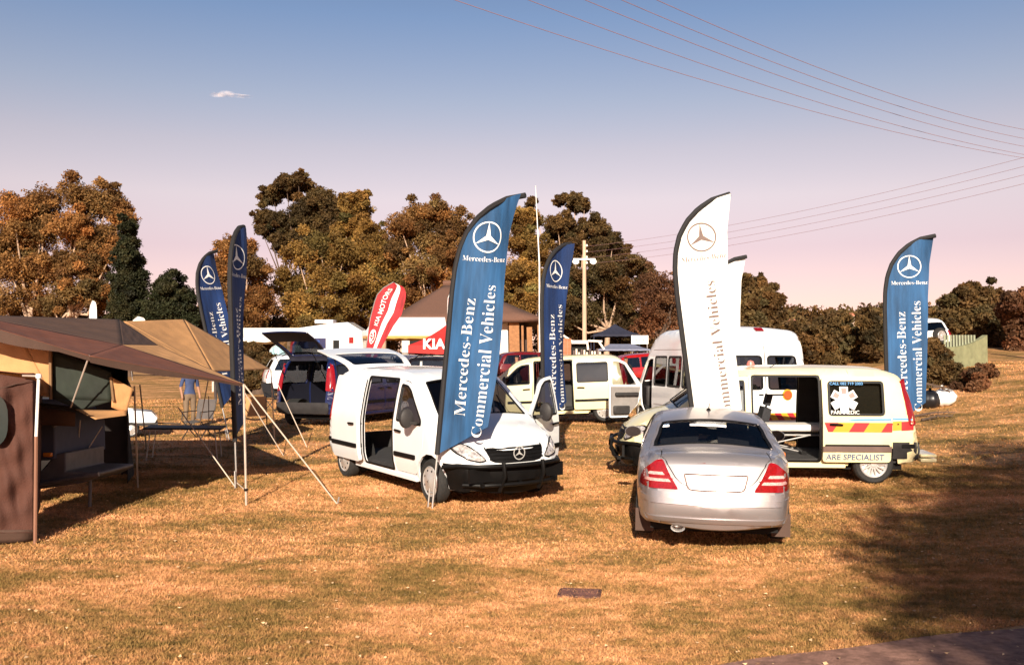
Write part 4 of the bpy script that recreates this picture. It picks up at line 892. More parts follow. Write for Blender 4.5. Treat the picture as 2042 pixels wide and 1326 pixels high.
# ------------------------------------------------------------------ camping trailers and their tents on the left
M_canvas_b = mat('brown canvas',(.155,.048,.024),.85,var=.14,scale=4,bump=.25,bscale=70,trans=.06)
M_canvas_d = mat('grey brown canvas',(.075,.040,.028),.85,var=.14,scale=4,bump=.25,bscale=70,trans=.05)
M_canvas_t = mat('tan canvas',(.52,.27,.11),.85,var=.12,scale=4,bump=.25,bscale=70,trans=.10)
M_mesh = mat('dark green window mesh',(.016,.022,.014),.8,var=.4,scale=3)
M_canvas_w = mat('dark brown wall canvas',(.072,.024,.014),.85,var=.18,scale=4,bump=.4,bscale=50)
M_rope = mat('pale guy rope',(.55,.45,.36),.8)
M_polem = mat('pale tent pole',(.55,.45,.38),.45,.4)
M_pvc = mat('white pole joint',(.8,.78,.74),.5)
M_trailer = mat('grey blue trailer body',(.085,.09,.125),.75,spec=.2,var=.08)
M_galv = mat('aluminium trailer frame',(.15,.13,.12),.6,.2,var=.2)
def sheet(name, pts, nu, nv, m, parent, sag=0.0, th=.006, wr=0.0):
    """four corners A B C D (A-B top, D-C bottom) filled as a sagging cloth with thickness"""
    A_, B_, C_, D_ = [Vector(p) for p in pts]; n = (B_-A_).cross(D_-A_).normalized()
    def fn(a, b):
        p = (A_*(1-a)+B_*a)*(1-b) + (D_*(1-a)+C_*a)*b
        p = p - Vector((0,0,1))*sag*16*a*(1-a)*b*(1-b)
        if wr: p = p + n*wr*(math.sin(23*a+9*b)*.5+math.sin(41*a-13*b+2)*.3+math.sin(11*a+31*b)*.4)*min(1,8*a*(1-a))*min(1,8*b*(1-b))
        return tuple(p)
    g = G(); g.grid(fn, nu, nv); o = mk(name, g, m, parent, 60)
    s = o.modifiers.new('thickness', 'SOLIDIFY'); s.thickness = th; s.offset = 0
    return o
def pole(name, a, b, r, m, parent, joint=False):
    g = G(); g.tube([a, b], r, 7); o = mk(name, g, m, parent)
    if joint:
        c_ = Vector(a)*.88+Vector(b)*.12; d_ = Vector(a)*.86+Vector(b)*.14; g = G(); g.tube([c_, d_], r*1.7, 8); mk('clamp', g, M_black, o)
    return o
# big brown awning over the nearer trailer
aw = thing('awning_tent', 'large brown awning stretched over the nearer camping trailer at the left', 'tent', on(-6.0,14.5), 0, tilt=False)
def L(o, p): return Vector(p) - o.location
tipC = at(486,766,14.2); A1 = at(-60,628,15.0); B1 = at(238,637,17.2); E1 = at(178,710,12.6); F1 = at(-80,634,12.3); D1 = at(316,689,17.3)
ridge = at(245,688,15.6)
def tri_sheet(name, pts, m, parent, sag=.0, n=26):
    P_ = [L(parent, p) for p in pts]; g = G(); vs = []; fs = []; idx = {}
    for i in range(n+1):
        for j in range(n+1-i):
            a, b = i/n, j/n; c_ = 1-a-b; p = P_[0]*c_+P_[1]*a+P_[2]*b - Vector((0,0,1))*(sag*27*a*b*c_ + .35*min(1,27*a*b*c_)*(.014*math.sin(31*a+9*b)+.012*math.sin(17*b-23*a+1)+.010*math.sin(41*b+13*a))); idx[(i,j)] = len(vs); vs.append(p)
    for i in range(n):
        for j in range(n-i):
            fs.append((idx[(i,j)],idx[(i+1,j)],idx[(i,j+1)]))
            if i+j < n-1: fs.append((idx[(i+1,j)],idx[(i+1,j+1)],idx[(i,j+1)]))
    g.add(vs, fs); o = mk(name, g, m, parent, 60); s = o.modifiers.new('thickness','SOLIDIFY'); s.thickness = .006; s.offset = 0; return o
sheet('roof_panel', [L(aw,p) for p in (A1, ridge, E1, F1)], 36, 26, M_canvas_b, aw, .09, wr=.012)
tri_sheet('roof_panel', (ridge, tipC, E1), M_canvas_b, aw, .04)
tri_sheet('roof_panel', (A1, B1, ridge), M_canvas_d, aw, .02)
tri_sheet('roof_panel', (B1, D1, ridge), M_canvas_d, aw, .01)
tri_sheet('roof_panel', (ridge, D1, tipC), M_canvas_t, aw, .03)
# drop edge under the front hem
for a_, b_, k in ((F1,E1,.16),(E1,tipC,.10)):
    g = G(); g.grid(lambda u, v: tuple(L(aw, Vector(a_)*(1-u)+Vector(b_)*u) + Vector((0,.03*v,-k*v*(.4+.6*math.sin(math.pi*min(1,u+.25)))))), 16, 2); mk('hem', g, M_canvas_d, aw, 60)
b0 = gnd(491,1010); pole('pole', L(aw,b0), L(aw,tipC), .017, M_polem, aw, True)
pole('pole', L(aw,gnd(275,975)), L(aw,at(268,770,15.2)), .014, M_polem, aw)
pole('pole', L(aw,gnd(292,897)), L(aw,at(279,768,19.0)), .015, M_polem, aw)
pole('strut', L(aw,at(141,812,12.9)), L(aw,at(178,709,12.62)), .011, M_polem, aw)
for (x, y) in ((672,1006),): pole('guy_rope', L(aw,tipC), L(aw,gnd(x,y)), .011, M_rope, aw)
pole('guy_rope', L(aw,at(355,812,17)), L(aw,gnd(470,973)), .010, M_rope, aw)
g = G(); q = gnd(473,973); g.tube([L(aw,q)+Vector((0,0,-.08)), L(aw,q)+Vector((-.03,0,.10))], .012, 6); g.tube([L(aw,q)+Vector((-.03,0,.1)), L(aw,gnd(491,985))+Vector((0,0,.04))], .008, 5); mk('peg', g, M_rope, aw)
q = gnd(672,1006); g = G(); g.tube([L(aw,q)+Vector((-.01,0,-.08)), L(aw,q)+Vector((.03,.0,.10))], .012, 6); mk('peg', g, M_steel, aw)
# tan fold-out tent on the trailer below the awning
tn = thing('trailer_tent', 'tan fold out tent with dark mesh window under the brown awning', 'tent', on(-6.4,15.0), 0, tilt=False)
d = 12.95
W_ = lambda px, py, dd=d: L(tn, at(px, py, dd))
sheet('wall', [W_(-70,700),W_(42,672),W_(104,792),W_(-70,770)], 16, 12, M_canvas_t, tn, 0, wr=.02)
tri_sheet2 = lambda nm, pts, m: tri_sheet(nm, pts, m, tn, 0, 10)
tri_sheet2('wall', (at(42,672,12.95),at(104,700,13.0),at(104,792,12.97)), M_canvas_t)
sheet('window_mesh', [W_(104,700,13.02),W_(222,742,13.3),W_(222,800,13.3),W_(104,795,13.02)], 12, 8, M_mesh, tn, .0, wr=.012)
tri_sheet2('window_mesh', (at(104,795,13.02),at(222,800,13.3),at(160,818,13.15)), M_mesh)
pole('window_frame', W_(100,700,12.93), W_(101,796,12.93), .020, mat('ochre binding',(.20,.11,.05),.8), tn)
pole('window_frame', W_(221,752,13.26), W_(226,800,13.26), .018, mat('ochre binding',(.20,.11,.05),.8), tn)
sheet('wall', [W_(224,753,13.28),W_(266,775,13.4),W_(252,824,13.4),W_(222,812,13.28)], 8, 8, M_canvas_t, tn, 0, wr=.012)
sheet('awning_flap', [W_(150,816,13.1),W_(252,818,13.4),W_(252,828,13.2),W_(190,836,12.7)], 12, 6, M_canvas_t, tn, .01)
sheet('end_wall', [W_(42,673,14.3),W_(225,690,17.4),W_(270,790,17.2),W_(60,790,14.3)], 10, 8, M_canvas_d, tn, 0)
sheet('base_board', [W_(-70,790,13.1),W_(252,826,13.45),W_(252,826,16.5),W_(-70,790,16.4)], 6, 4, M_dkgrey, tn, 0, .05)
sheet('skirt', [W_(-70,790,13.15),W_(150,822,13.4),W_(150,850,13.5),W_(-70,840,13.2)], 6, 4, M_canvas_d, tn, 0, .01)
pole('stay', W_(152,934,14.6), W_(160,838,14.4), .009, M_polem, tn); pole('stay', W_(154,930,14.6), W_(204,850,14.8), .008, M_polem, tn)
# the trailer under it
tr = thing('camping_trailer', 'grey metal camping trailer with amber lamp below the tan tent', 'trailer', on(-6.2,14.3), 0, tilt=False)
W2 = lambda px, py, dd: L(tr, at(px, py, dd))
def prism(name, poly, y0, y1, m, parent, bevel=.02):
    g = G(); n = len(poly); vs = [(p[0], y0, p[1]) for p in poly]+[(p[0], y1, p[1]) for p in poly]
    g.add(vs, [tuple(range(n)), tuple(reversed(range(n,2*n)))] + [(i, i+n, (i+1)%n+n, (i+1)%n) for i in range(n)]); return mk(name, g, m, parent, 40, bevel)
q = [W2(px,py,13.7) for px, py in ((-60,800),(72,800),(97,832),(109,850),(110,915),(95,918),(-60,922))]
prism('tub', [(p.x,p.z) for p in reversed(q)], q[0].y, q[0].y+1.7, M_trailer, tr)
q = [W2(px,py,13.66) for px, py in ((74,806),(98,832),(111,850),(107,853),(95,837),(72,812))]
prism('edge_trim', [(p.x,p.z) for p in reversed(q)], q[0].y-.02, q[0].y+.05, M_galv, tr, .005)
a = W2(91,906,13.66); g = G(); g.box((a.x-.02,a.y-.05,a.z-.03),(a.x+.10,a.y,a.z+.03)); mk('marker_lamp', g, M_amber, tr, bevel=.012)
q = [W2(px,py,13.75) for px, py in ((110,905),(131,902),(131,940),(196,942),(196,948),(168,962),(76,976),(76,945))]
prism('nose_frame', [(p.x,p.z) for p in reversed(q)], q[0].y, q[0].y+1.3, M_galv, tr)
a, b = W2(60,968,13.7), W2(197,945,13.7); g = G(); g.tube([a,b],.035,8); mk('drawbar', g, M_galv, tr)
for dx in (.1,):
    c_ = W2(20,985,14.2); o = wheel(tr, c_.x, c_.y-.2, .33, .2, 'cap'); o.location.z = float(gz(-6.5,14.2)) - tr.location.z
g = G(); a = W2(180,950,13.9); g.tube([a, (a.x, a.y, gnd(180,1000).z - tr.location.z)], .025, 8); mk('jack_stand', g, M_galv, tr)
# brown enclosed wall tent at the very left
wt = thing('wall_tent', 'dark brown walled tent with oval window at the left edge', 'tent', on(-6.2,11.6), 0, tilt=False)
W3_ = lambda px, py, dd: L(wt, at(px, py, dd)); bz = gnd(70,1086); dd = bz.y
sheet('wall', [W3_(-150,722,dd-.5),W3_(66,757,dd+.02),W3_(66,1062,dd+.02),W3_(-150,1064,dd-.5)], 70, 60, M_canvas_w, wt, 0, wr=.05)
sheet('mud_skirt', [W3_(-150,1058,dd-.51),W3_(66,1056,dd+.01),W3_(64,1080,dd+.06),W3_(-150,1090,dd-.45)], 8, 3, M_canvas_d, wt, 0)
sheet('roof', [W3_(-150,727,dd+2.0),W3_(62,742,dd+2.3),W3_(76,748,dd),W3_(-150,724,dd-.5)], 8, 6, M_canvas_b, wt, .03)
sheet('side_wall', [W3_(66,757,dd+.03),W3_(85,770,dd+2.2),W3_(80,1010,dd+2.2),W3_(66,1060,dd+.03)], 6, 10, M_canvas_w, wt, 0, wr=.01)
pole('corner_pole', L(wt,bz), W3_(72,870,dd-.02), .022, mat('tan pole',(.22,.10,.06),.6), wt); pole('corner_pole', W3_(72,870,dd-.02), W3_(77,752,dd-.02), .018, M_pvc, wt)
pole('eave_rod', W3_(77,750,dd-.02), W3_(44,749,dd-.1), .012, M_polem, wt)
g = G(); a = W3_(77,750,dd-.03); g.lathe([(0,-.03),(.03,-.025),(.034,0),(.03,.025),(0,.03)], Matrix.Translation(a), 10); mk('corner_joint', g, M_pvc, wt)
g = G(); n = 24
cw = [(-14+30*math.cos(a)*(1), 838+52*(math.copysign(abs(math.sin(a))**.7, math.sin(a)))) for a in np.linspace(0,2*math.pi,n+1)[:-1]]
g.add([W3_(x,y,dd-.22) for x, y in cw], [tuple(range(n))]); mk('window', g, mat('dark clear plastic',(.02,.03,.03),.15), wt)
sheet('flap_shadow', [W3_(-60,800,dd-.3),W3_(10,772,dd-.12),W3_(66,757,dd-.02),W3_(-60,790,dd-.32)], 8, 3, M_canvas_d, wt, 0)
# near-black annex panels added behind the brown awning to deepen the shade under it
sheet('back_wall', [L(aw,at(-80,640,17.6)),L(aw,at(236,642,17.5)),L(aw,on(at(268,900,17.6).x,17.6)),L(aw,on(at(-80,900,17.6).x,17.6))], 14, 12, mat('annex shade canvas',(.010,.007,.006),.95,var=.3,scale=5), aw, 0, wr=.03)
sheet('side_wall', [L(aw,at(236,642,17.5)),L(aw,at(255,690,16.0)),L(aw,on(at(255,900,16.4).x,16.4)),L(aw,on(at(268,900,17.6).x,17.6))], 6, 10, mat('annex shade canvas',(.010,.007,.006),.95), aw, 0, wr=.02)
# tan awning behind
ta = thing('awning_tent', 'tan peaked awning behind the brown one, beside the navy flags', 'tent', on(-7.5,21), 0, tilt=False)
pk = at(367,637,20.5); rc = at(540,736,22.6); lc = at(246,641,18.2); fc = at(425,741,18.6); bc = at(395,650,24)
tri = lambda nm, pts, m, s: tri_sheet(nm, pts, m, ta, s)
tri('roof_panel', (pk, rc, fc), M_canvas_t, .03); tri('roof_panel', (lc, pk, fc), M_canvas_t, .05); tri('roof_panel', (pk, at(430,690,25), rc), M_canvas_t, .02); tri('roof_panel', (lc, fc, at(300,690,17.6)), M_canvas_t, .02)
pole('pole', L(ta,gnd(548,884)), L(ta,rc), .014, M_polem, ta); pole('pole', L(ta,gnd(395,868)), L(ta,at(418,742,18.6)), .012, M_polem, ta)
pole('guy_rope', L(ta,rc), L(ta,gnd(612,893)), .010, M_rope, ta); pole('guy_rope', L(ta,at(480,770,20)), L(ta,gnd(565,910)), .010, M_rope, ta)
pole('pole', L(ta,gnd(417,905)), L(ta,at(416,790,18.5)), .009, M_polem, ta)
# second trailer: low pale car-trailer nose behind, table and chairs
t2 = thing('trailer', 'pale trailer with white lid standing under the tan awning', 'trailer', on(-7.9,22.0), rad(20))
g = G(); prof = [(-.9,.55),(.9,.55),(1.0,.75),(.75,1.0),(-.4,1.12),(-.9,1.0)]; n = len(prof); g.add([(x,-.7,z) for x,z in prof]+[(x,.7,z) for x,z in prof], [tuple(range(n)), tuple(reversed(range(n,2*n)))]+[(i,i+n,(i+1)%n+n,(i+1)%n) for i in range(n)]); mk('body', g, M_white, t2, bevel=.04)
g = G(); g.box((-1.0,-.75,.45),(1.0,.75,.56)); g.tube([(1.0,0,.5),(1.9,0,.45)],.03,6); mk('frame', g, M_dkgrey, t2)
for y in (-.82,.82): wheel(t2, 0, y, .30, .18)
t2.scale = (.62,.62,.62); t2.location = on(-9.6,25.0)
tb = thing('camp_table', 'low folding camp table with thin metal legs under the awnings', 'table', on(-6.6,20.0), rad(8))
g = G(); g.box((-.75,-.35,.62),(.75,.35,.66)); mk('table_top', g, mat('grey table top',(.05,.045,.042),.6), tb, bevel=.01)
for x in (-.65,.65):
    for y in (-.28,.28): g = G(); g.tube([(x*1.05,y,0),(x*.95,y,.62)],.014,6); mk('leg', g, M_polem, tb)
def camp_chair(label, loc, rz, m):
    t = thing('camp_chair', label, 'chair', loc, rz, 'folding camp chairs')
    g = G(); g.grid(lambda a, b: (-.25+.5*a, -.25+.5*b, .44-.05*math.sin(math.pi*a)), 6, 4); mk('seat', g, m, t)
    g = G(); g.grid(lambda a, b: (-.25+.5*a, .25+.12*b, .46+.48*b), 6, 4); mk('backrest', g, m, t)
    for x in (-.26,.26):
        g = G(); g.tube([(x,-.28,0),(x,.26,.5)],.013,6); mk('leg', g, M_dkgrey, t); g = G(); g.tube([(x,.28,0),(x,-.26,.46)],.013,6); mk('leg', g, M_dkgrey, t)
        g = G(); g.tube([(x,-.26,.46),(x,-.24,.66),(x,.30,.66),(x,.40,.96)],.013,6); mk('arm', g, M_dkgrey, t)
    return t
camp_chair('tan camp chair under the awning tip, left of the navy flag', on(-6.35,24.6), rad(15), M_canvas_t)
camp_chair('grey camp chair beside the low camp table', on(-7.6,24.0), rad(-20), mat('grey chair cloth',(.10,.085,.08),.9))
camp_chair('dark camp chair standing alone right of the navy flag', on(-7.9,33.0), rad(60), M_seat)
# rail fence and flower bush beyond
rf = thing('rail_fence', 'low fence of two pale rails beyond the tan awning', 'fence', on(-12.5,46), 0)
for z in (.65,1.15): g = G(); g.tube([(-1.5,0,z),(3.2,0,z)],.05,6); mk('rail', g, mat('pale rail',(.62,.52,.45),.7), rf)
for x in (-1.4,.9,3.1): g = G(); g.tube([(x,0,0),(x,0,1.3)],.05,6); mk('post', g, mat('pale rail',(.62,.52,.45),.7), rf)
# ------------------------------------------------------------------ trees and shrubs
def leaf_mat(name, c1, c2, c3):
    m, n, out = nodes_of(name); b = n.nodes.new('ShaderNodeBsdfPrincipled'); b.inputs['Roughness'].default_value = .7; b.inputs['Specular IOR Level'].default_value = .25
    t = n.nodes.new('ShaderNodeNewGeometry'); z = n.nodes.new('ShaderNodeTexNoise'); z.inputs['Scale'].default_value = .55; z.inputs['Detail'].default_value = 5; z.inputs['Roughness'].default_value = .7
    n.links.new(t.outputs['Position'], z.inputs['Vector']); r = n.nodes.new('ShaderNodeValToRGB'); n.links.new(z.outputs['Fac'], r.inputs[0]); cr = r.color_ramp
    cr.elements[0].position = .34; cr.elements[0].color = c1+(1,); cr.elements[1].position = .68; cr.elements[1].color = c3+(1,); e_ = cr.elements.new(.5); e_.color = c2+(1,)
    at_ = n.nodes.new('ShaderNodeAttribute'); at_.attribute_name = 'tint'; mu = n.nodes.new('ShaderNodeMix'); mu.data_type = 'RGBA'; mu.blend_type = 'MULTIPLY'; mu.inputs[0].default_value = 1
    n.links.new(r.outputs[0], mu.inputs[6]); n.links.new(at_.outputs['Color'], mu.inputs[7]); r = mu
    n.links.new(r.outputs[2], b.inputs['Base Color'])
    tr = n.nodes.new('ShaderNodeBsdfTranslucent'); n.links.new(r.outputs[2], tr.inputs[0]); mx = n.nodes.new('ShaderNodeMixShader'); mx.inputs[0].default_value = .22
    n.links.new(b.outputs[0], mx.inputs[1]); n.links.new(tr.outputs[0], mx.inputs[2]); n.links.new(mx.outputs[0], out.inputs[0]); MATS[name] = m; return m
L_euc = leaf_mat('gum leaves russet',(0.099,0.048,0.015),(0.197,0.097,0.030),(0.327,0.163,0.050))
L_dark = leaf_mat('gum leaves dark olive',(0.035,0.024,0.008),(0.077,0.047,0.016),(0.136,0.081,0.025))
L_mid = leaf_mat('gum leaves olive gold',(0.086,0.050,0.013),(0.181,0.106,0.026),(0.310,0.186,0.050))
L_con = leaf_mat('conifer needles',(0.010,0.013,0.004),(0.025,0.026,0.009),(0.047,0.042,0.015))
L_bush = leaf_mat('brown green shrub leaves',(0.041,0.028,0.009),(0.092,0.055,0.019),(0.166,0.100,0.035))
L_red = leaf_mat('reddish shrub leaves',(0.068,0.028,0.013),(0.137,0.059,0.026),(0.205,0.095,0.043))
M_bark = mat('pale gum bark',(.42,.29,.20),.9,var=.3,scale=3,bump=.4,bscale=12)
M_barkd = mat('dark bark',(.085,.055,.038),.95,var=.3,scale=4,bump=.5,bscale=14)
def leaf_mesh(name, C, R, n_per, size, m, parent, flat=.75):
    """many small leaf faces in clumps; C centres (k,3), R radii (k)"""
    C = np.asarray(C, float); R = np.asarray(R, float); cnt = np.maximum(12, (n_per*(R/R.mean())**2).astype(int)); idx = np.repeat(np.arange(len(C)), cnt); n = len(idx)
    d = RNG.normal(size=(n,3)); d /= np.linalg.norm(d,axis=1)[:,None]; rr = RNG.random(n)**.42
    lump = 1 + .22*np.sin(d[:,0]*7+idx*2.1)*np.sin(d[:,2]*6+idx*1.3)+.14*np.sin(d[:,1]*11+idx)
    p = C[idx] + d*(R[idx]*rr*lump)[:,None]*np.array([1,1,flat])
    u = RNG.normal(size=(n,3)); u /= np.linalg.norm(u,axis=1)[:,None]; w = np.cross(u, RNG.normal(size=(n,3))); w /= np.linalg.norm(w,axis=1)[:,None]
    s = size*(.55+.9*RNG.random(n)); u *= s[:,None]; w *= (s*.55)[:,None]
    Q = np.stack([p-u, p-w*.9+u*.1, p+u, p+w*.9-u*.1], 1).reshape(-1,3)
    me = bpy.data.meshes.new(name); me.vertices.add(4*n); me.vertices.foreach_set('co', Q.ravel()); me.loops.add(4*n); me.loops.foreach_set('vertex_index', np.arange(4*n,dtype=np.int32))
    me.polygons.add(n); me.polygons.foreach_set('loop_start', np.arange(0,4*n,4,dtype=np.int32)); me.update(); me.materials.append(m)
    tc_ = (.62+.75*RNG.random(len(C)))[idx]*(.75+.5*RNG.random(n)); hue = (RNG.normal(0,.10,len(C)))[idx]
    col = np.stack([tc_*(1+hue), tc_, tc_*(1-hue*.5), np.ones(n)], -1); ca = me.color_attributes.new('tint','FLOAT_COLOR','POINT'); ca.data.foreach_set('color', np.repeat(col,4,axis=0).ravel())
    o = bpy.data.objects.new(name, me); COL.objects.link(o)
    if parent: o.parent = parent
    return o
def tree(name, label, d, base_px, lobes, m, bark, cat='tree', group=None, n_per=820, leaf=None, spread=.55, limbs=True, trunk_r=.35, base=None):
    P = [at(x, y, d) for x, y, r in lobes]; R = [r*d/FPX for x, y, r in lobes]
    bx = at(base_px, 700, d).x; b = base or on(bx, d)
    t = thing(name, label, cat, b, 0, group, tilt=False)
    C, RR = [], []
    xs = [p.x for p in P]; half = max(1.0,(max(xs)-min(xs))/2+max(R)*.6)
    for p, r in zip(P, R):
        cx = (p.x-(max(xs)+min(xs))/2)/half; dep = half*spread*math.sqrt(max(0.1,1-cx*cx))
        y0 = random.uniform(-1,.4)*dep*.8; c0 = Vector((p.x, d+y0, p.z)); C.append(c0 - b); RR.append(r*.92)
        for _ in range(7):
            q = Vector((random.gauss(0,.58),random.gauss(-.15,.6),random.gauss(.05,.52))); q = q*min(1,1.15/max(.01,q.length))*r; C.append(c0+q-b); RR.append(r*random.uniform(.22,.46))
        C.append(Vector((p.x+random.gauss(0,.3)*r, d+abs(y0)+dep*.4, p.z-.3*r))-b); RR.append(r*1.0)
    leaf = leaf or max(.08, .00125*d)
    leaf_mesh('crown', C, RR, n_per, leaf, m, t)
    top = max(c.z for c in C); g = G()
    fork = Vector((random.uniform(-.3,.3), 0, top*.35)); g.tube([(0,0,-.2), fork*.5+Vector((random.uniform(-.2,.2),0,0)), fork], [trunk_r, trunk_r*.8, trunk_r*.65], 8)
    if limbs:
        big = sorted(range(0,len(C),9), key=lambda i: -C[i].z)[::max(1,len(C)//9//9)]
        for i in big:
            e_ = C[i]; mid = fork*.5 + e_*.5 + Vector((random.uniform(-.5,.5),random.uniform(-.5,.5),-.08*top)); g.tube([fork*random.uniform(.7,1), mid, e_*.96], [trunk_r*.42, trunk_r*.28, trunk_r*.08], 6)
    mk('trunk', g, bark, t, 60); return t
GE = 'gum trees behind the showground'
tree('gum_tree','broad russet gum tree at the far left, leaning over the brown awning',88,55,[(40,425,48),(95,400,42),(15,470,50),(85,460,48),(30,535,45),(75,530,40),(20,600,45),(70,600,36),(-30,500,60)],L_euc,M_bark,group=GE,trunk_r=.4)
tree('gum_tree','russet gum tree with pale trunks between the left tree and the cypress',84,135,[(160,392,40),(210,400,36),(240,432,28),(150,450,42),(200,475,42),(130,520,38),(185,525,38),(228,510,28),(150,585,36),(205,580,32),(110,610,30)],L_euc,M_bark,group=GE,trunk_r=.42)
cy = [(252+6*math.sin(k*1.9)+.5*k, 436+10.5*k, 9+1.55*k) for k in range(21)]
tree('cypress_tree','tall narrow dark cypress right of the russet gum trees',80,258,cy,L_con,M_barkd,group='dark conifers',limbs=False,leaf=.10,n_per=420,spread=.9)
cy = [(340+8*math.sin(k*2.3), 540+9*k, 9+3.2*k) for k in range(12)] + [(372,618,20),(310,630,26),(385,640,24),(365,590,16)]
tree('cypress_tree','bushy dark conifer between the cypress and the navy flags',78,345,cy,L_con,M_barkd,group='dark conifers',limbs=False,leaf=.10,n_per=420,spread=.8)
tree('gum_tree','brown gum tree behind the two navy flags',92,470,[(462,492,34),(440,535,34),(500,530,36),(452,590,40),(510,595,42),(425,620,35),(480,640,40)],L_euc,M_bark,group=GE)
tree('gum_tree','tall dark gum tree with domed top standing above the others',105,600,[(575,368,24),(600,360,18),(545,386,22),(530,432,22),(560,440,26),(612,420,38),(642,398,30),(670,412,28),(525,460,16),(600,468,38),(650,452,32),(560,480,20)],L_dark,M_barkd,group=GE,spread=.4)
tree('gum_tree','slender pale gum tree right of the tall dark one',100,705,[(705,408,30),(722,395,18),(715,448,28),(688,455,22),(735,470,20),(700,490,22)],L_mid,M_bark,group=GE)
tree('gum_tree','wide olive gum tree above the white marquee',95,650,[(640,490,38),(598,512,36),(690,508,38),(650,555,44),(575,565,40),(718,560,42),(600,610,42),(680,612,42),(630,650,40)],L_mid,M_bark,group=GE)
tree('gum_tree','olive gum tree left of the round gold crowned tree',98,765,[(745,478,34),(770,520,38),(730,530,30),(790,565,40),(740,590,40),(770,625,38)],L_mid,M_bark,group=GE)
tree('gum_tree','round gold crowned gum tree left of the tall blue flag',96,860,[(832,428,36),(872,424,32),(802,452,32),(905,452,34),(852,480,38),(795,498,32),(895,505,40),(842,540,42),(905,565,42),(830,590,36)],L_euc,M_bark,group=GE)
tree('gum_tree','gold gum tree right of the tall blue flag top',94,1045,[(1040,440,26),(1062,432,18),(1045,478,32),(1072,500,26),(1040,540,38),(1075,570,36),(1045,605,38),(1000,560,40),(970,600,40)],L_mid,M_bark,group=GE)
tree('gum_tree','dark umbrella topped gum tree with bare forked limbs',104,1140,[(1145,400,20),(1124,396,13),(1165,408,12),(1062,402,11),(1110,450,26),(1150,465,28),(1186,455,26),(1130,500,34),(1190,500,36),(1228,500,26)],L_dark,M_bark,group=GE,spread=.4)
tree('gum_tree','dark olive gum tree sloping down to the right behind the wooden pole',96,1210,[(1222,482,22),(1250,530,32),(1284,540,22),(1200,548,42),(1150,570,42),(1105,590,38),(1250,590,40),(1180,622,40),(1240,635,36),(1120,635,38)],L_dark,M_bark,group=GE)
tree('shrub_tree','reddish bare looking tree left of the white flag',80,1315,[(1305,560,32),(1330,588,34),(1290,602,34),(1335,632,30),(1350,560,18),(1300,640,34),(1370,610,30)],L_red,M_barkd,group=GE,n_per=260)
tree('shrub_tree','dark bushy tree with twiggy top right of the white flags',60,1510,[(1500,572,22),(1522,592,26),(1488,612,34),(1532,628,32),(1500,655,34),(1545,660,24),(1488,556,10),(1518,556,9)],L_bush,M_barkd,leaf=.12)
tree('shrub_tree','rounded brown green tree at the right edge above the green fence',58,1955,[(1922,602,36),(1960,596,38),(2000,612,38),(1900,640,34),(1950,645,38),(2010,650,38),(1990,682,24),(1872,652,18)],L_bush,M_barkd,leaf=.13)
tree('shrub_tree','reddish bush tree cut by the right edge of the picture',52,2050,[(2040,602,36),(2075,620,45),(2050,655,38),(2030,685,26),(2085,680,34)],L_red,M_barkd,leaf=.12)
GS = 'shrubs along the hedge on the right'
for i, (lab, dd, bx, lobes, mm) in enumerate((
    ('tall brown hedge shrub directly right of the minibus roof',46,1625,[(1600,690,36),(1640,672,34),(1612,730,38),(1655,722,36),(1580,655,24)],L_bush),
    ('dense dark hedge shrub in the middle of the hedge',47,1700,[(1690,672,36),(1712,702,40),(1690,735,36),(1662,640,24),(1725,735,30)],L_bush),
    ('dark hedge shrub touching the right blue flag',45,1750,[(1745,672,32),(1756,712,28),(1735,645,22),(1765,745,22),(1775,690,24)],L_bush))):
    tree('hedge_shrub',lab,dd,bx,lobes,mm,M_barkd,'shrub',GS,leaf=.10,limbs=False,n_per=520)
tree('hedge_shrub','brown bush in front of the green wall, right of the blue flag',33,1880,[(1848,700,30),(1872,712,24),(1866,742,34),(1902,752,22),(1850,778,28),(1890,778,24),(1925,772,16)],L_bush,M_barkd,'shrub',GS,leaf=.075,limbs=False,n_per=420)
tree('hedge_shrub','sparse dry bush at the corner of the green wall',31,1955,[(1945,745,16),(1965,735,13),(1935,770,16),(1960,765,14),(1985,745,8)],L_red,M_barkd,'shrub',GS,leaf=.06,limbs=True,n_per=160,trunk_r=.03)
tree('flowering_bush','pale flowering bush behind the two rail fence',44,515,[(505,700,20),(528,715,18),(495,735,24),(530,748,22),(505,760,20)],L_bush,M_barkd,'shrub',None,leaf=.09,limbs=False)
# dark understorey closing the view below the gum crowns
for i, (a, b, lab) in enumerate(((0,110,'low dark scrub below the far left gum tree'),(110,230,'low dark scrub below the second gum tree'),(380,520,'low dark scrub behind the navy flags'),(520,680,'low dark scrub behind the caravan'),(680,800,'low dark scrub left of the thatched roof'),(1070,1210,'low dark scrub behind the wooden pole'),(1210,1350,'low dark scrub behind the navy gazebo'),(1350,1500,'low dark scrub behind the white flags'))):
    lobes = [(x, random.uniform(625,665), random.uniform(24,34)) for x in range(a+10, b, 26)] + [(x, 685, 26) for x in range(a+10, b, 30)]
    tree('scrub', lab, 102+i, (a+b)//2, lobes, L_dark if i % 2 else L_bush, M_barkd, 'shrub', 'scrub below the gum trees', limbs=False, n_per=240)
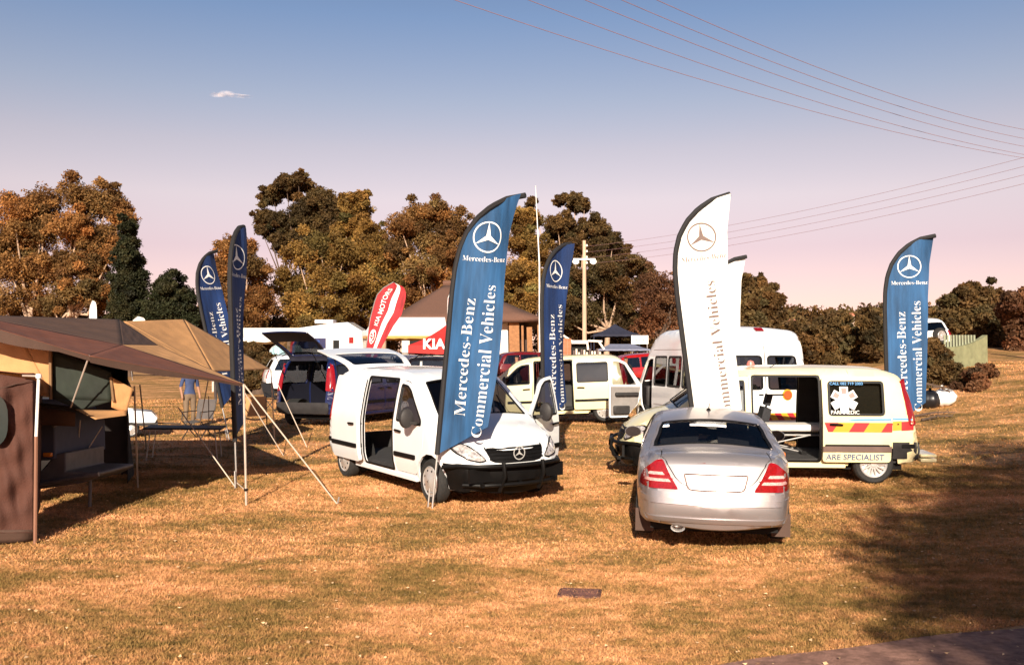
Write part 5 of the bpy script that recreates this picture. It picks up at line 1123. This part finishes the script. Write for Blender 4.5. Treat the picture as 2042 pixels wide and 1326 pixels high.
# far wooded skyline on the right with a few houses
C, RR = [], []
for px in np.arange(1380, 2120, 5):
    for k in range(3):
        dd = random.uniform(190, 330); h = random.uniform(618, 650) + 6*math.sin(px*.02)+k*8
        p = at(px+random.uniform(-3,3), h, dd); C.append(p); RR.append(random.uniform(1.3,3.0))
o = leaf_mesh('distant_wood', C, RR, 150, .55, L_bush, None, .8); tag(o, 'hazy line of distant trees on the right horizon', 'wood', kind='stuff')
for px, py, w_, dd, lab, roofc in ((1577,640,9,180,'small distant house with pale walls among the trees',(.30,.12,.08)),(1693,628,9,185,'small distant house with orange roof on the skyline',(.45,.14,.08)),(1765,650,6,170,'tiny pale distant house beside the right blue flag',(.35,.2,.15))):
    p = at(px, py, dd); s = w_*dd/FPX; t = thing('distant_house', lab, 'house', p - Vector((0,0,s*1.0)), 0, 'distant houses', tilt=False)
    g = G(); g.box((-s,-s*.6,-2),(s,s*.6,s*.8)); mk('wall', g, mat('pale house wall',(.62,.48,.38),.9), t)
    g = G(); g.add([(-s*1.1,-s*.7,s*.8),(s*1.1,-s*.7,s*.8),(s*1.1,s*.7,s*.8),(-s*1.1,s*.7,s*.8),(-s*.9,0,s*1.4),(s*.9,0,s*1.4)],[(0,1,5,4),(2,3,4,5),(1,2,5),(3,0,4),(3,2,1,0)]); mk('roof', g, mat('far roof %d'%px, roofc,.9), t, 0)
    for k in (-.5,.4): g = G(); g.box((s*k-s*.12,-s*.62,s*.2),(s*k+s*.12,-s*.58,s*.6)); mk('window', g, M_dark, t)
# shade trees outside the picture whose shadows fall into it
def shade_tree(label, loc, h, r, n):
    b = on(*loc); t = thing('shade_tree', label, 'tree', b, 0, None, tilt=False); C, RR = [], []
    for _ in range(n):
        d_ = Vector((random.gauss(0,1),random.gauss(0,1),random.gauss(0,.8))); d_.normalize(); C.append(Vector((0,0,h))+d_*r*random.uniform(.35,1)); RR.append(r*random.uniform(.22,.36))
    leaf_mesh('crown', C, RR, 420, .11, L_bush, t); g = G(); g.tube([(0,0,-.2),(.1,0,h*.5),(0,.1,h)], [.32,.24,.1], 9); 
    for c_ in C[::4]: g.tube([(.05,0,h*.5),Vector((0,0,h*.6))*.5+c_*.5,c_], [.12,.07,.02], 6)
    mk('trunk', g, M_barkd, t, 60)
shade_tree('leafy tree behind the photographer that shades the right foreground', (6.5,-10.6), 7.0, 4.2, 220)
shade_tree('second leafy tree behind the photographer further right', (10.2,-4.6), 7.0, 3.9, 200)
shade_tree('leafy tree beyond the right edge that shades the grass bank', (23,25.5), 5.5, 3.0, 26)
# ------------------------------------------------------------------ stands, caravan, thatched hall, wires
M_brick = mat('orange brick',(.42,.15,.07),.9,var=.25,scale=30); M_thatch = mat('brown thatch',(.125,.062,.042),.95,var=.3,scale=30,bump=.6,bscale=60,stretch=(1,1,.2))
M_wall = mat('pale plaster',(.62,.56,.50),.9); M_roofwhite = mat('white awning cloth',(.80,.78,.74),.8,var=.04); M_redcloth = mat('red gazebo cloth',(.40,.020,.018),.8,var=.1); M_navycloth = mat('navy gazebo cloth',(.014,.016,.035),.85,var=.2)
def gazebo(name, label, px, py_eave, py_top, half, d, m, valance=.3, legs=True, dz=None, group='canopies of the stands', ridge=0.0, vm=None):
    c = at(px, py_eave, d); top = at(px, py_top, d).z; b = on(c.x, d); t = thing(name, label, 'canopy', b, 0, group, tilt=False)
    ez = c.z-b.z; tz = top-b.z; q = half*.8
    g = G(); V = [(-half,-q,ez),(half,-q,ez),(half,q,ez),(-half,q,ez),(-ridge,0,tz),(ridge+.001,0,tz)]
    def pan(a, b_, c_, d_):
        g.grid(lambda u, v: tuple(((Vector(a)*(1-u)+Vector(b_)*u)*(1-v) + (Vector(d_)*(1-u)+Vector(c_)*u)*v) - Vector((0,0,.12*(tz-ez)*math.sin(math.pi*v)))), 6, 6)
    pan(V[0],V[1],V[5],V[4]); pan(V[1],V[2],V[5],V[5]); pan(V[2],V[3],V[4],V[5]); pan(V[3],V[0],V[4],V[4]); mk('canopy_cloth', g, m, t, 50)
    if valance:
        g = G(); 
        for a, b_ in ((0,1),(1,2),(2,3),(3,0)): g.grid(lambda u, v: tuple(Vector(V[a])*(1-u)+Vector(V[b_])*u - Vector((0,0,valance*v*(1+.12*math.sin(u*40))))), 16, 1)
        mk('valance', g, vm or m, t, 50)
    if legs:
        for x, y in ((-half,-q),(half,-q),(half,q),(-half,q)): g = G(); g.tube([(x*.97,y*.97,float(gz(c.x+x,d+y))-b.z),(x*.97,y*.97,ez)],.035,6); mk('leg', g, legs if not isinstance(legs,bool) else M_steel, t)
    return t
gazebo('marquee','long white marquee roof behind the two teal sail flags',512,676,654,3.0,62,M_roofwhite,.25,ridge=2.6)
gazebo('marquee','green canopy half hidden by the navy flags',462,690,664,1.2,60,mat('green canopy cloth',(.02,.09,.03),.8),.2)
gazebo('marquee','large white canopy with gold fringe in front of the thatched hall',815,672,633,2.2,52,M_roofwhite,.14,ridge=1.9,vm=mat('gold fringe',(.45,.26,.07),.9))
rg = gazebo('gazebo','red gazebo with white lettering behind the tall blue flag',905,690,636,2.05,48,M_redcloth,.42)
V, Fc = text_geo('KIA', False, .03); g = G(); w = V[:,0].max(); p0 = at(850,696,48); lx = p0.x-rg.location.x; lz = p0.z-rg.location.z; V = V*(1.05/w)
g.add(np.stack([lx+V[:,0], np.full(len(V),-1.68), lz-.02+V[:,1]], -1), Fc); mk('lettering', g, M_wprint, rg)
gazebo('gazebo','dark navy gazebo standing in front of the trees',1226,668,646,1.35,58,M_navycloth,.12,legs=M_navycloth)
gazebo('gazebo','low grey blue canopy behind the cream crew van',1240,697,686,1.3,50,mat('grey blue canopy',(.16,.17,.24),.7),.08,ridge=.6)
# caravan with raised roof vent and open hatch
b = on(at(665,700,50).x, 50); cv = thing('caravan','white caravan with roof vent and sloping front behind the parked cars','caravan',b,0,None)
s = 50/FPX; X_ = lambda px: (px-1021)*s - b.x; Zc = lambda py: at(665,py,50).z - b.z
prof = [(X_(583),Zc(668)),(X_(600),Zc(655)),(X_(662),Zc(646)),(X_(700),Zc(643)),(X_(728),Zc(660)),(X_(731),Zc(700)),(X_(724),Zc(722)),(X_(590),Zc(722)),(X_(580),Zc(700))]
g = G(); n = len(prof); g.add([(x,-1.0,z) for x,z in prof]+[(x,1.0,z) for x,z in prof], [tuple(range(n)), tuple(reversed(range(n,2*n)))]+[(i,i+n,(i+1)%n+n,(i+1)%n) for i in range(n)]); mk('body', g, M_white, cv, bevel=.05)
g = G(); g.box((X_(632),-.5,Zc(645)),(X_(668),.5,Zc(638))); mk('roof_vent', g, M_white, cv, bevel=.03)
for a, c_, e_, f_, m in ((588,658,674,694,M_tint),(672,684,678,700,M_dark),(703,712,672,684,M_lampred)): g = G(); g.box((X_(a),-1.02,Zc(f_)),(X_(c_),-.98,Zc(e_))); mk('window', g, m if m is not M_tint else mat('blue dark window',(.02,.03,.09),.2), cv)
for k in range(3): g = G(); g.box((X_(594+22*k),-1.05,Zc(694)),(X_(602+22*k),-.99,Zc(678))); mk('hanging_shirt', g, mat('blue shirt cloth',(.03,.07,.25),.9,var=.4,scale=20), cv)
for x in (X_(640),X_(655)): wheel(cv, x, -.9, .3, .18)
# thatched hall
b = on(at(940,690,78).x, 78); th = thing('thatched_hall','hall with broad brown thatched roof, white wall and open veranda','building',b,0); s = 78/FPX; X_ = lambda px: (px-1021)*s - b.x; Zc = lambda py: at(940,py,78).z-b.z
e0, e1, r0, r1 = X_(790), X_(1078), X_(892), X_(925); ez = Zc(645); rz_ = Zc(566); D_ = 6.0
g = G()
def pan(a, b_, c_, d_): g.grid(lambda u, v: tuple((Vector(a)*(1-u)+Vector(b_)*u)*(1-v)+(Vector(d_)*(1-u)+Vector(c_)*u)*v), 8, 6)
pan((e0,-D_,ez),(e1,-D_,ez),(r1,0,rz_),(r0,0,rz_)); pan((e1,-D_,ez),(e1,D_,ez),(r1,0,rz_),(r1,0,rz_)); pan((e1,D_,ez),(e0,D_,ez),(r0,0,rz_),(r1,0,rz_)); pan((e0,D_,ez),(e0,-D_,ez),(r0,0,rz_),(r0,0,rz_))
o = mk('roof', g, M_thatch, th, 30); m_ = o.modifiers.new('thickness','SOLIDIFY'); m_.thickness = .35; m_.offset = -1
g = G(); g.tube([(r0-.2,0,rz_+.05),(r1+.2,0,rz_+.05)],.25,8); mk('ridge_cap', g, M_thatch, o)
g = G(); g.box((e0+1,-D_+1.4,-.5),(X_(1015),D_-1,ez-.2)); mk('wall', g, M_wall, th)
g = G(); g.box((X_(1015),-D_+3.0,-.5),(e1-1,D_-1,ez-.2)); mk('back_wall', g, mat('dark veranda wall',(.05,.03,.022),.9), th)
g = G(); g.box((X_(985),-D_+1.34,Zc(663)),(X_(1014),-D_+1.38,Zc(680))); mk('white_board', g, M_roofwhite, th)
for a, c_, top in ((1017,1036,652),(1040,1044,658),(1050,1060,661),(1070,1075,648)): g = G(); g.box((X_(a),-D_+.6,-.5),(X_(c_),-D_+1.0,Zc(top))); mk('column', g, mat('ochre column',(.28,.13,.055),.9,var=.2), th)
for k in range(3): g = G(); g.box((X_(830+48*k),-D_+1.36,Zc(690)),(X_(850+48*k),-D_+1.40,Zc(660))); mk('window', g, M_dark, th)
# brick pillar stall with white frame
b = on(at(1140,715,42).x, 42); bs = thing('brick_stall','small orange brick stall with white pitched frame above the crew van','stall',b,0,None,tilt=False); s = 42/FPX; X_ = lambda px: (px-1021)*s-b.x; Zc = lambda py: at(1140,py,42).z-b.z
ky = 0
z0, z1 = Zc(712), Zc(675); n_r = 9
for r_ in range(n_r):
    for k in range(3):
        w_ = (X_(1138)-X_(1117))/3; off = (r_ % 2)*w_*.5; x0 = X_(1117)+k*w_+off*.0; h_ = (z1-z0)/n_r
        g = G(); g.box((x0+.008,-.3+.01*(r_%2),z0+r_*h_+.008),(x0+w_-.008,.3,z0+(r_+1)*h_-.008)); mk('brick', g, M_brick, bs, 0)
g = G(); g.box((X_(1117),-.28,-.6),(X_(1138),.28,z1-.01)); mk('mortar_core', g, mat('mortar',(.35,.22,.16),.95), bs)
wf = mat('white painted frame',(.75,.68,.62),.6)
for pts in (((1119,664),(1119,690)),((1119,667),(1142,682)),((1139,681),(1172,681)),((1139,684),(1172,684)),((1170,680),(1172,698)),((1172,680),(1200,681)),((1193,681),(1204,697))):
    g = G(); (xa,ya),(xb,yb) = pts; g.tube([(X_(xa),-.2,Zc(ya)),(X_(xb),-.2,Zc(yb))],.05,6); mk('frame_bar', g, wf, bs)
g = G(); g.box((X_(1140),.1,Zc(715)),(X_(1172),.3,Zc(684))); mk('counter_back', g, M_dark, bs)
for k in range(11): g = G(); x = X_(1142+5.2*k); h_ = .28+.08*math.sin(k*2.3); g.box((x,-.25,Zc(712)),(x+.07,-.1,Zc(712)+h_)); mk('display_item', g, mat('pale item',(.70,.62,.50),.7) if k % 3 else mat('dark item',(.10,.06,.05),.7), bs)
# white banner sign
b = on(at(1278,690,55).x, 55); sg_ = thing('banner_sign','small white banner sign with red lettering beside the minibus roof','sign',b,0,None,tilt=False); s = 55/FPX; X_ = lambda px: (px-1021)*s-b.x; Zc = lambda py: at(1278,py,55).z-b.z
g = G(); g.box((X_(1259),-.02,Zc(686)),(X_(1293),.02,Zc(669))); mk('panel', g, M_roofwhite, sg_)
for px in (1261,1291): g = G(); g.tube([(X_(px),.04,0),(X_(px),.04,Zc(668))],.03,6); mk('post', g, M_steel, sg_)
V, Fc = text_geo('TRACK', False, .01); g = G(); w = V[:,0].max(); V = V*(.62/w); g.add(np.stack([X_(1264)+V[:,0], np.full(len(V),-.026), Zc(681)+V[:,1]], -1), Fc); mk('lettering', g, mat('red sign ink',(.45,.10,.07),.8), sg_)
# wooden electricity pole, mast, wires
def wood_pole(label, base, h, arms=True):
    t = thing('electricity_pole', label, 'pole', base, 0, 'electricity poles', tilt=False); g = G(); g.tube([(0,0,-.3),(0,0,h)],[.17,.12],10); mk('shaft', g, mat('weathered pole wood',(.50,.34,.24),.9,var=.2,stretch=(1,1,.1)), t)
    for z in ((h-.35,h-.75,h-1.15,h-1.55) if arms else ()): g = G(); g.lathe([(0,-.08),(.06,-.06),(.07,0),(.05,.08),(0,.09)], Matrix.Translation((.17,-.05,z)), 8); mk('insulator', g, M_pvc, t)
    if arms:
        g = G(); g.box((-.75,-.12,h-1.35),(.75,-.02,h-1.25)); mk('crossarm', g, M_steel, t)
        for x in (-.6,.6):
            g = G(); M = Matrix.Translation((x,-.1,h-1.55)) @ Matrix.Rotation(rad(60),4,'X'); g.lathe([(.05,-.2),(.10,-.1),(.22,.1),(.23,.14),(0,.1)], M, 12); mk('floodlight', g, M_pvc, t)
    return t
up = at(1165,480,68); ub = on(up.x,68); wood_pole('pale wooden pole with floodlights and insulators beyond the crew van', ub, up.z-ub.z)
bp_ = at(2085,300,42); bb = on(bp_.x,42); wood_pole('wooden pole just outside the right edge carrying the wires', bb, bp_.z-bb.z+.4, False)
ms = at(1076,372,60); mb = on(ms.x,60); t = thing('flag_mast','thin white mast rising above the trees right of the tall blue flag','mast',mb,0,None,tilt=False); g = G(); g.tube([(0,0,0),(-.02,0,(ms.z-mb.z)*.6),(-.25,0,ms.z-mb.z)],[.06,.045,.02],8); mk('shaft', g, M_pvc, t); g = G(); g.lathe([(0,-.05),(.05,0),(0,.05)], Matrix.Translation((-.25,0,ms.z-mb.z)), 8); mk('finial', g, M_pvc, t)
M_wire = mat('aluminium wire',(.30,.17,.18),.6,.2)
def wire(label, pts, sag, r, grp):
    a, b = Vector(pts[0]), Vector(pts[1]); n = 30; ext = 1.7 if sag < .48 else 1.0; g = G(); g.tube([b*(1-t_)+a*t_ + Vector((0,0,sag*4*t_*(t_-1))) for t_ in np.linspace(0,ext,n+1)], r, 5); o = mk('overhead_wire', g, M_wire); tag(o, label, 'wire', grp)
names = ('lowest','second lowest','middle','second highest','topmost')
for k, ((x0, y0), y1) in enumerate((((905,0),318),((1052,0),312),((1165,0),296),((1238,0),280),((1308,0),262))):
    b = at(2085,y1+4,42); a = at(x0,y0,23); q = a
    wire('%s of the five overhead wires crossing the upper right sky' % names[k], (q, b), .45, .0085, 'overhead wires upper')
for k, (y1, z_) in enumerate(((368,1.6),(350,1.2),(333,.8),(315,.4))):
    b = at(2085,y1-12,42); a = Vector((up.x+.17, 68, up.z-z_))
    wire('%s of the four faint wires running down to the wooden pole' % ('lowest','second lowest','second highest','topmost')[k], (a, b), .5, .0085, 'overhead wires lower')
# green wall with palisade on the right bank
c0, c1 = at(1893,735,36), at(1970,735,37.5); fw = thing('boundary_wall','green painted wall with curved top and palisade bars on the grass bank','wall',c0,0,None,tilt=False)
M_green = mat('weathered green wall paint',(.21,.215,.115),.9,var=.2,scale=4,bump=.2)
n = 20; dv = Vector((c1.x-c0.x, c1.y-c0.y, 0)); LW = dv.length; dn = dv/LW
def topz(u): return at(1893+77*u, 692-24*u**2.2, 36+1.5*u).z - c0.z
g = G(); vs = []; perp = Vector((-dn.y, dn.x, 0))
for i in range(n+1):
    u = i/n; p = dv*u; bz_ = float(gz(c0.x+p.x, c0.y+p.y)) - c0.z - .3
    for w_ in (0, .2): vs += [p+perp*w_+Vector((0,0,bz_)), p+perp*w_+Vector((0,0,topz(u)))]
fs = []
for i in range(n):
    a = i*4; b_ = a+4; fs += [(a,b_,b_+1,a+1),(a+2,a+3,b_+3,b_+2),(a+1,b_+1,b_+3,a+3)]
fs += [(0,1,3,2),(4*n,4*n+2,4*n+3,4*n+1)]; g.add(vs, fs); mk('wall', g, M_green, fw, 30)
for k in range(11):
    px = 1884+5.9*k; p = at(px, 668, 36.2+k*.1) - c0; q = at(px, 690, 36.2+k*.1) - c0; g = G(); g.box((p.x-.035,p.y,q.z-.5),(p.x+.035,p.y+.02,p.z)); mk('palisade_bar', g, mat('pale palisade steel',(.21,.23,.15),.6), fw)
# white and black bags with branches on the bank
bg_ = gnd(1884,812); t = thing('refuse_bag','full white plastic sack lying by the right blue flag','sack',bg_,0,'refuse sacks')
def sack(nm, c, r, m, par, ex=(1.15,.9,.85)):
    g = G(); vs = []; 
    g.grid(lambda a, b: tuple(Vector(c)+Vector((r*ex[0]*math.sin(math.pi*b)*math.cos(2*math.pi*a)*(1+.08*math.sin(9*a*6.28)+.05*math.sin(5*b*6)), r*ex[1]*math.sin(math.pi*b)*math.sin(2*math.pi*a)*(1+.08*math.sin(7*a*6.28)), r*ex[2]*math.cos(math.pi*b)*(1+.05*math.sin(4*a*6.28))))), 26, 14); return mk(nm, g, m, par, 80)
sack('sack', (0,0,.26), .30, M_wprint, t); g = G(); g.tube([(-.05,0,.5),(-.02,0,.62)],[.06,.03],8); mk('neck', g, M_wprint, t)
b2 = gnd(1857,815); t = thing('refuse_bag','black refuse sack beside the white sack','sack',b2,0,'refuse sacks'); sack('sack',(0,0,.24),.30,mat('black bin bag',(.01,.01,.012),.35),t,(1,.9,.9)); g = G(); g.tube([(0,0,.46),(.03,0,.58)],[.06,.03],8); mk('neck', g, M_black, t)
for k, (xa, ya, xb, yb, lab) in enumerate(((1846,765,1895,782,'dry branch leaning over the white sack'),(1860,772,1902,778,'thin dry branch crossing above the sacks'),(1822,836,1905,826,'dry branch lying on the grass below the sacks'),(1838,842,1900,836,'second dry branch lying on the grass below the sacks'))):
    a, b_ = (at(xa,ya,bg_.y-.35), at(xb,yb,bg_.y-.25)) if k < 2 else (gnd(xa,ya)+Vector((0,0,.05)), gnd(xb,yb)+Vector((0,0,.05)))
    base = on((a.x+b_.x)/2, (a.y+b_.y)/2); t = thing('dry_branch', lab, 'branch', base, 0, 'dry branches', tilt=False); g = G(); mid = (a+b_)/2+Vector((0,0,.05)); g.tube([a-base, mid-base, b_-base], [.035,.028,.012], 6); mk('stem', g, M_barkd, t)
    g = G()
    for q in range(6): u = .2+.13*q; p = a*(1-u)+b_*u-base; g.tube([p, p+Vector((random.uniform(-.1,.25),random.uniform(-.1,.1),random.uniform(-.05,.16)))],[.012,.004],5)
    mk('twig', g, M_barkd, t)['kind'] = 'stuff'
# inspection cover in the lawn
c0 = gnd(1156,1186); t = thing('inspection_cover','small rusty rectangular metal cover set in the foreground lawn','cover',c0,rad(-9))
g = G(); g.box((-.20,-.145,-.02),(.20,.145,.022)); mk('plate', g, mat('rusty plate',(.085,.033,.028),.8,var=.4,scale=14,bump=.5,bscale=40), t, bevel=.006)
for k in range(9):
    g = G(); y = -.12+.03*k; g.box((-.17,y-.004,.022),(.17,y+.004,.028)); mk('rib', g, mat('rusty plate',(.085,.033,.028),.8), t, 0)

# one tiny cloud far away, upper left
cl = at(452,189,1400); t = thing('cloud','tiny wisp of cloud in the upper left sky','cloud',cl,0,None,tilt=False)
m, nn, out = nodes_of('thin cloud'); df = nn.nodes.new('ShaderNodeBsdfDiffuse'); df.inputs[0].default_value = (.9,.82,.8,1); tp = nn.nodes.new('ShaderNodeBsdfTransparent'); nz = nn.nodes.new('ShaderNodeTexNoise'); nz.inputs['Scale'].default_value = .06; nz.inputs['Detail'].default_value = 5
tcn = nn.nodes.new('ShaderNodeTexCoord'); nn.links.new(tcn.outputs['Object'], nz.inputs['Vector']); lw = nn.nodes.new('ShaderNodeLayerWeight'); lw.inputs[0].default_value = .5
mr = nn.nodes.new('ShaderNodeMapRange'); mr.inputs[1].default_value = .40; mr.inputs[2].default_value = .75; mr.inputs[3].default_value = 0; mr.inputs[4].default_value = .28; nn.links.new(nz.outputs['Fac'], mr.inputs[0])
iv = nn.nodes.new('ShaderNodeMath'); iv.operation = 'SUBTRACT'; iv.inputs[0].default_value = 1; nn.links.new(lw.outputs['Facing'], iv.inputs[1]); ml = nn.nodes.new('ShaderNodeMath'); ml.operation = 'MULTIPLY'; nn.links.new(iv.outputs[0], ml.inputs[0]); nn.links.new(mr.outputs[0], ml.inputs[1])
mx = nn.nodes.new('ShaderNodeMixShader'); nn.links.new(ml.outputs[0], mx.inputs[0]); nn.links.new(tp.outputs[0], mx.inputs[1]); nn.links.new(df.outputs[0], mx.inputs[2]); nn.links.new(mx.outputs[0], out.inputs[0])
for k, (dx, dz, rx, rz2) in enumerate(((-14,0,12,4),(-2,1,14,5),(12,-1,12,3),(26,-2,12,2))):
    g = G(); g.grid(lambda a, b: (dx+rx*math.sin(math.pi*b)*math.cos(6.2832*a), 8*math.sin(math.pi*b)*math.sin(6.2832*a)+k, dz+rz2*math.cos(math.pi*b)), 20, 12); mk('puff', g, m, t, 80)
# ------------------------------------------------------------------ people in the background
def person(label, loc, rz, shirt, legs, skin=(.30,.15,.09), h=1.72, pose=0):
    t = thing('person', label, 'person', loc, rz, None, tilt=False); k = h/1.75
    J = {'pel':(0,0,.95,.135),'wst':(0,0,1.12,.125),'che':(0,0,1.32,.15),'nck':(0,-.01,1.49,.062),'hd0':(0,-.03,1.58,.085),'hd1':(0,-.03,1.68,.095),'hd2':(0,-.01,1.74,.055)}
    for s, n_ in ((1,'L'),(-1,'R')):
        J['sh'+n_] = (.18*s,0,1.42,.065); J['el'+n_] = (.25*s,.03,1.14,.046) if pose == 0 else (.27*s,-.10,1.18,.046)
        J['wr'+n_] = (.25*s,-.10,.92,.034) if pose == 0 else (.12*s,-.32,1.22,.034); J['ha'+n_] = (.25*s,-.13,.82,.032) if pose == 0 else (.05*s,-.38,1.25,.032)
        J['hi'+n_] = (.10*s,0,.90,.105); J['kn'+n_] = (.11*s,-.03+.02*s,.50,.064); J['an'+n_] = (.12*s,.02+.03*s,.09,.045); J['to'+n_] = (.13*s,-.14+.03*s,.04,.038)
    names = list(J); ix = {n_: i for i, n_ in enumerate(names)}
    E = [('pel','wst'),('wst','che'),('che','nck'),('nck','hd0'),('hd0','hd1'),('hd1','hd2')]
    for n_ in 'LR': E += [('che','sh'+n_),('sh'+n_,'el'+n_),('el'+n_,'wr'+n_),('wr'+n_,'ha'+n_),('pel','hi'+n_),('hi'+n_,'kn'+n_),('kn'+n_,'an'+n_),('an'+n_,'to'+n_)]
    me = bpy.data.meshes.new('skeleton'); me.from_pydata([tuple(c*k for c in J[n_][:3]) for n_ in names], [(ix[a],ix[b]) for a, b in E], [])
    o = bpy.data.objects.new('skeleton', me); COL.objects.link(o); m = o.modifiers.new('skin','SKIN'); m.use_smooth_shade = True
    for i, n_ in enumerate(names): r = J[n_][3]*k; me.skin_vertices[0].data[i].radius = (r, r*(.72 if n_ in ('che','wst','pel') else 1)); me.skin_vertices[0].data[i].use_root = (n_ == 'pel')
    s = o.modifiers.new('sub','SUBSURF'); s.levels = 2; s.render_levels = 2
    ev = bpy.data.meshes.new_from_object(o.evaluated_get(bpy.context.evaluated_depsgraph_get())); bpy.data.objects.remove(o); bpy.data.meshes.remove(me)
    ev.materials.clear(); key = label[:12]
    for mm in (mat('skin %s'%key, skin, .6), mat('shirt %s'%key, shirt, .9, var=.2), mat('trousers %s'%key, legs, .9, var=.2), mat('shoes %s'%key,(.03,.025,.02),.6), mat('hair %s'%key,(.012,.009,.007),.8)): ev.materials.append(mm)
    for p in ev.polygons:
        x, y, z = p.center/k; i = 0
        if z > 1.67 or (z > 1.56 and y > .02): i = 4
        elif z > 1.46: i = 0
        elif abs(x) > .19 and (z < 1.16 if pose == 0 else y < -.16): i = 0
        elif z > .95: i = 1
        elif z > .10: i = 2
        else: i = 3
        p.material_index = i
    ev.name = 'body'; b = bpy.data.objects.new('body', ev); COL.objects.link(b); b.parent = t
    g = G(); g.box((-.045*k,-.135*k,1.615*k),(-.02*k,-.118*k,1.63*k)); g.box((.02*k,-.135*k,1.615*k),(.045*k,-.118*k,1.63*k)); mk('eyes', g, M_dark, t)
    g = G(); g.add([(-.014*k,-.12*k,1.575*k),(.014*k,-.12*k,1.575*k),(0,-.15*k,1.58*k),(0,-.12*k,1.62*k)],[(0,1,2),(1,3,2),(3,0,2),(0,3,1)]); mk('nose', g, MATS['skin %s'%key], t, 0)
    return t
P = at(1030,700,44); person('person in a black shirt standing near the thatched veranda', on(P.x,44), rad(20), (.008,.008,.01), (.05,.04,.04), pose=1)
P = at(378,800,27); person('person in dark clothes standing under the brown awning', on(P.x,27), rad(40), (.04,.06,.14), (.16,.11,.07))
P = at(436,760,37); person('person in a white shirt beyond the awning tips', on(P.x,37), rad(-30), (.7,.68,.66), (.05,.06,.12))
P = at(452,760,38); person('person in a maroon top beside the one in white', on(P.x,38), rad(60), (.06,.01,.03), (.6,.55,.5), pose=1)
P = at(570,700,48); person('person in tan jacket between the two small teal flags', on(P.x,48), rad(10), (.55,.33,.16), (.05,.05,.08))
P = at(1248,720,40); person('person in a red shirt seen above the crew van rear', on(P.x,40), rad(-10), (.5,.02,.02), (.05,.05,.07))
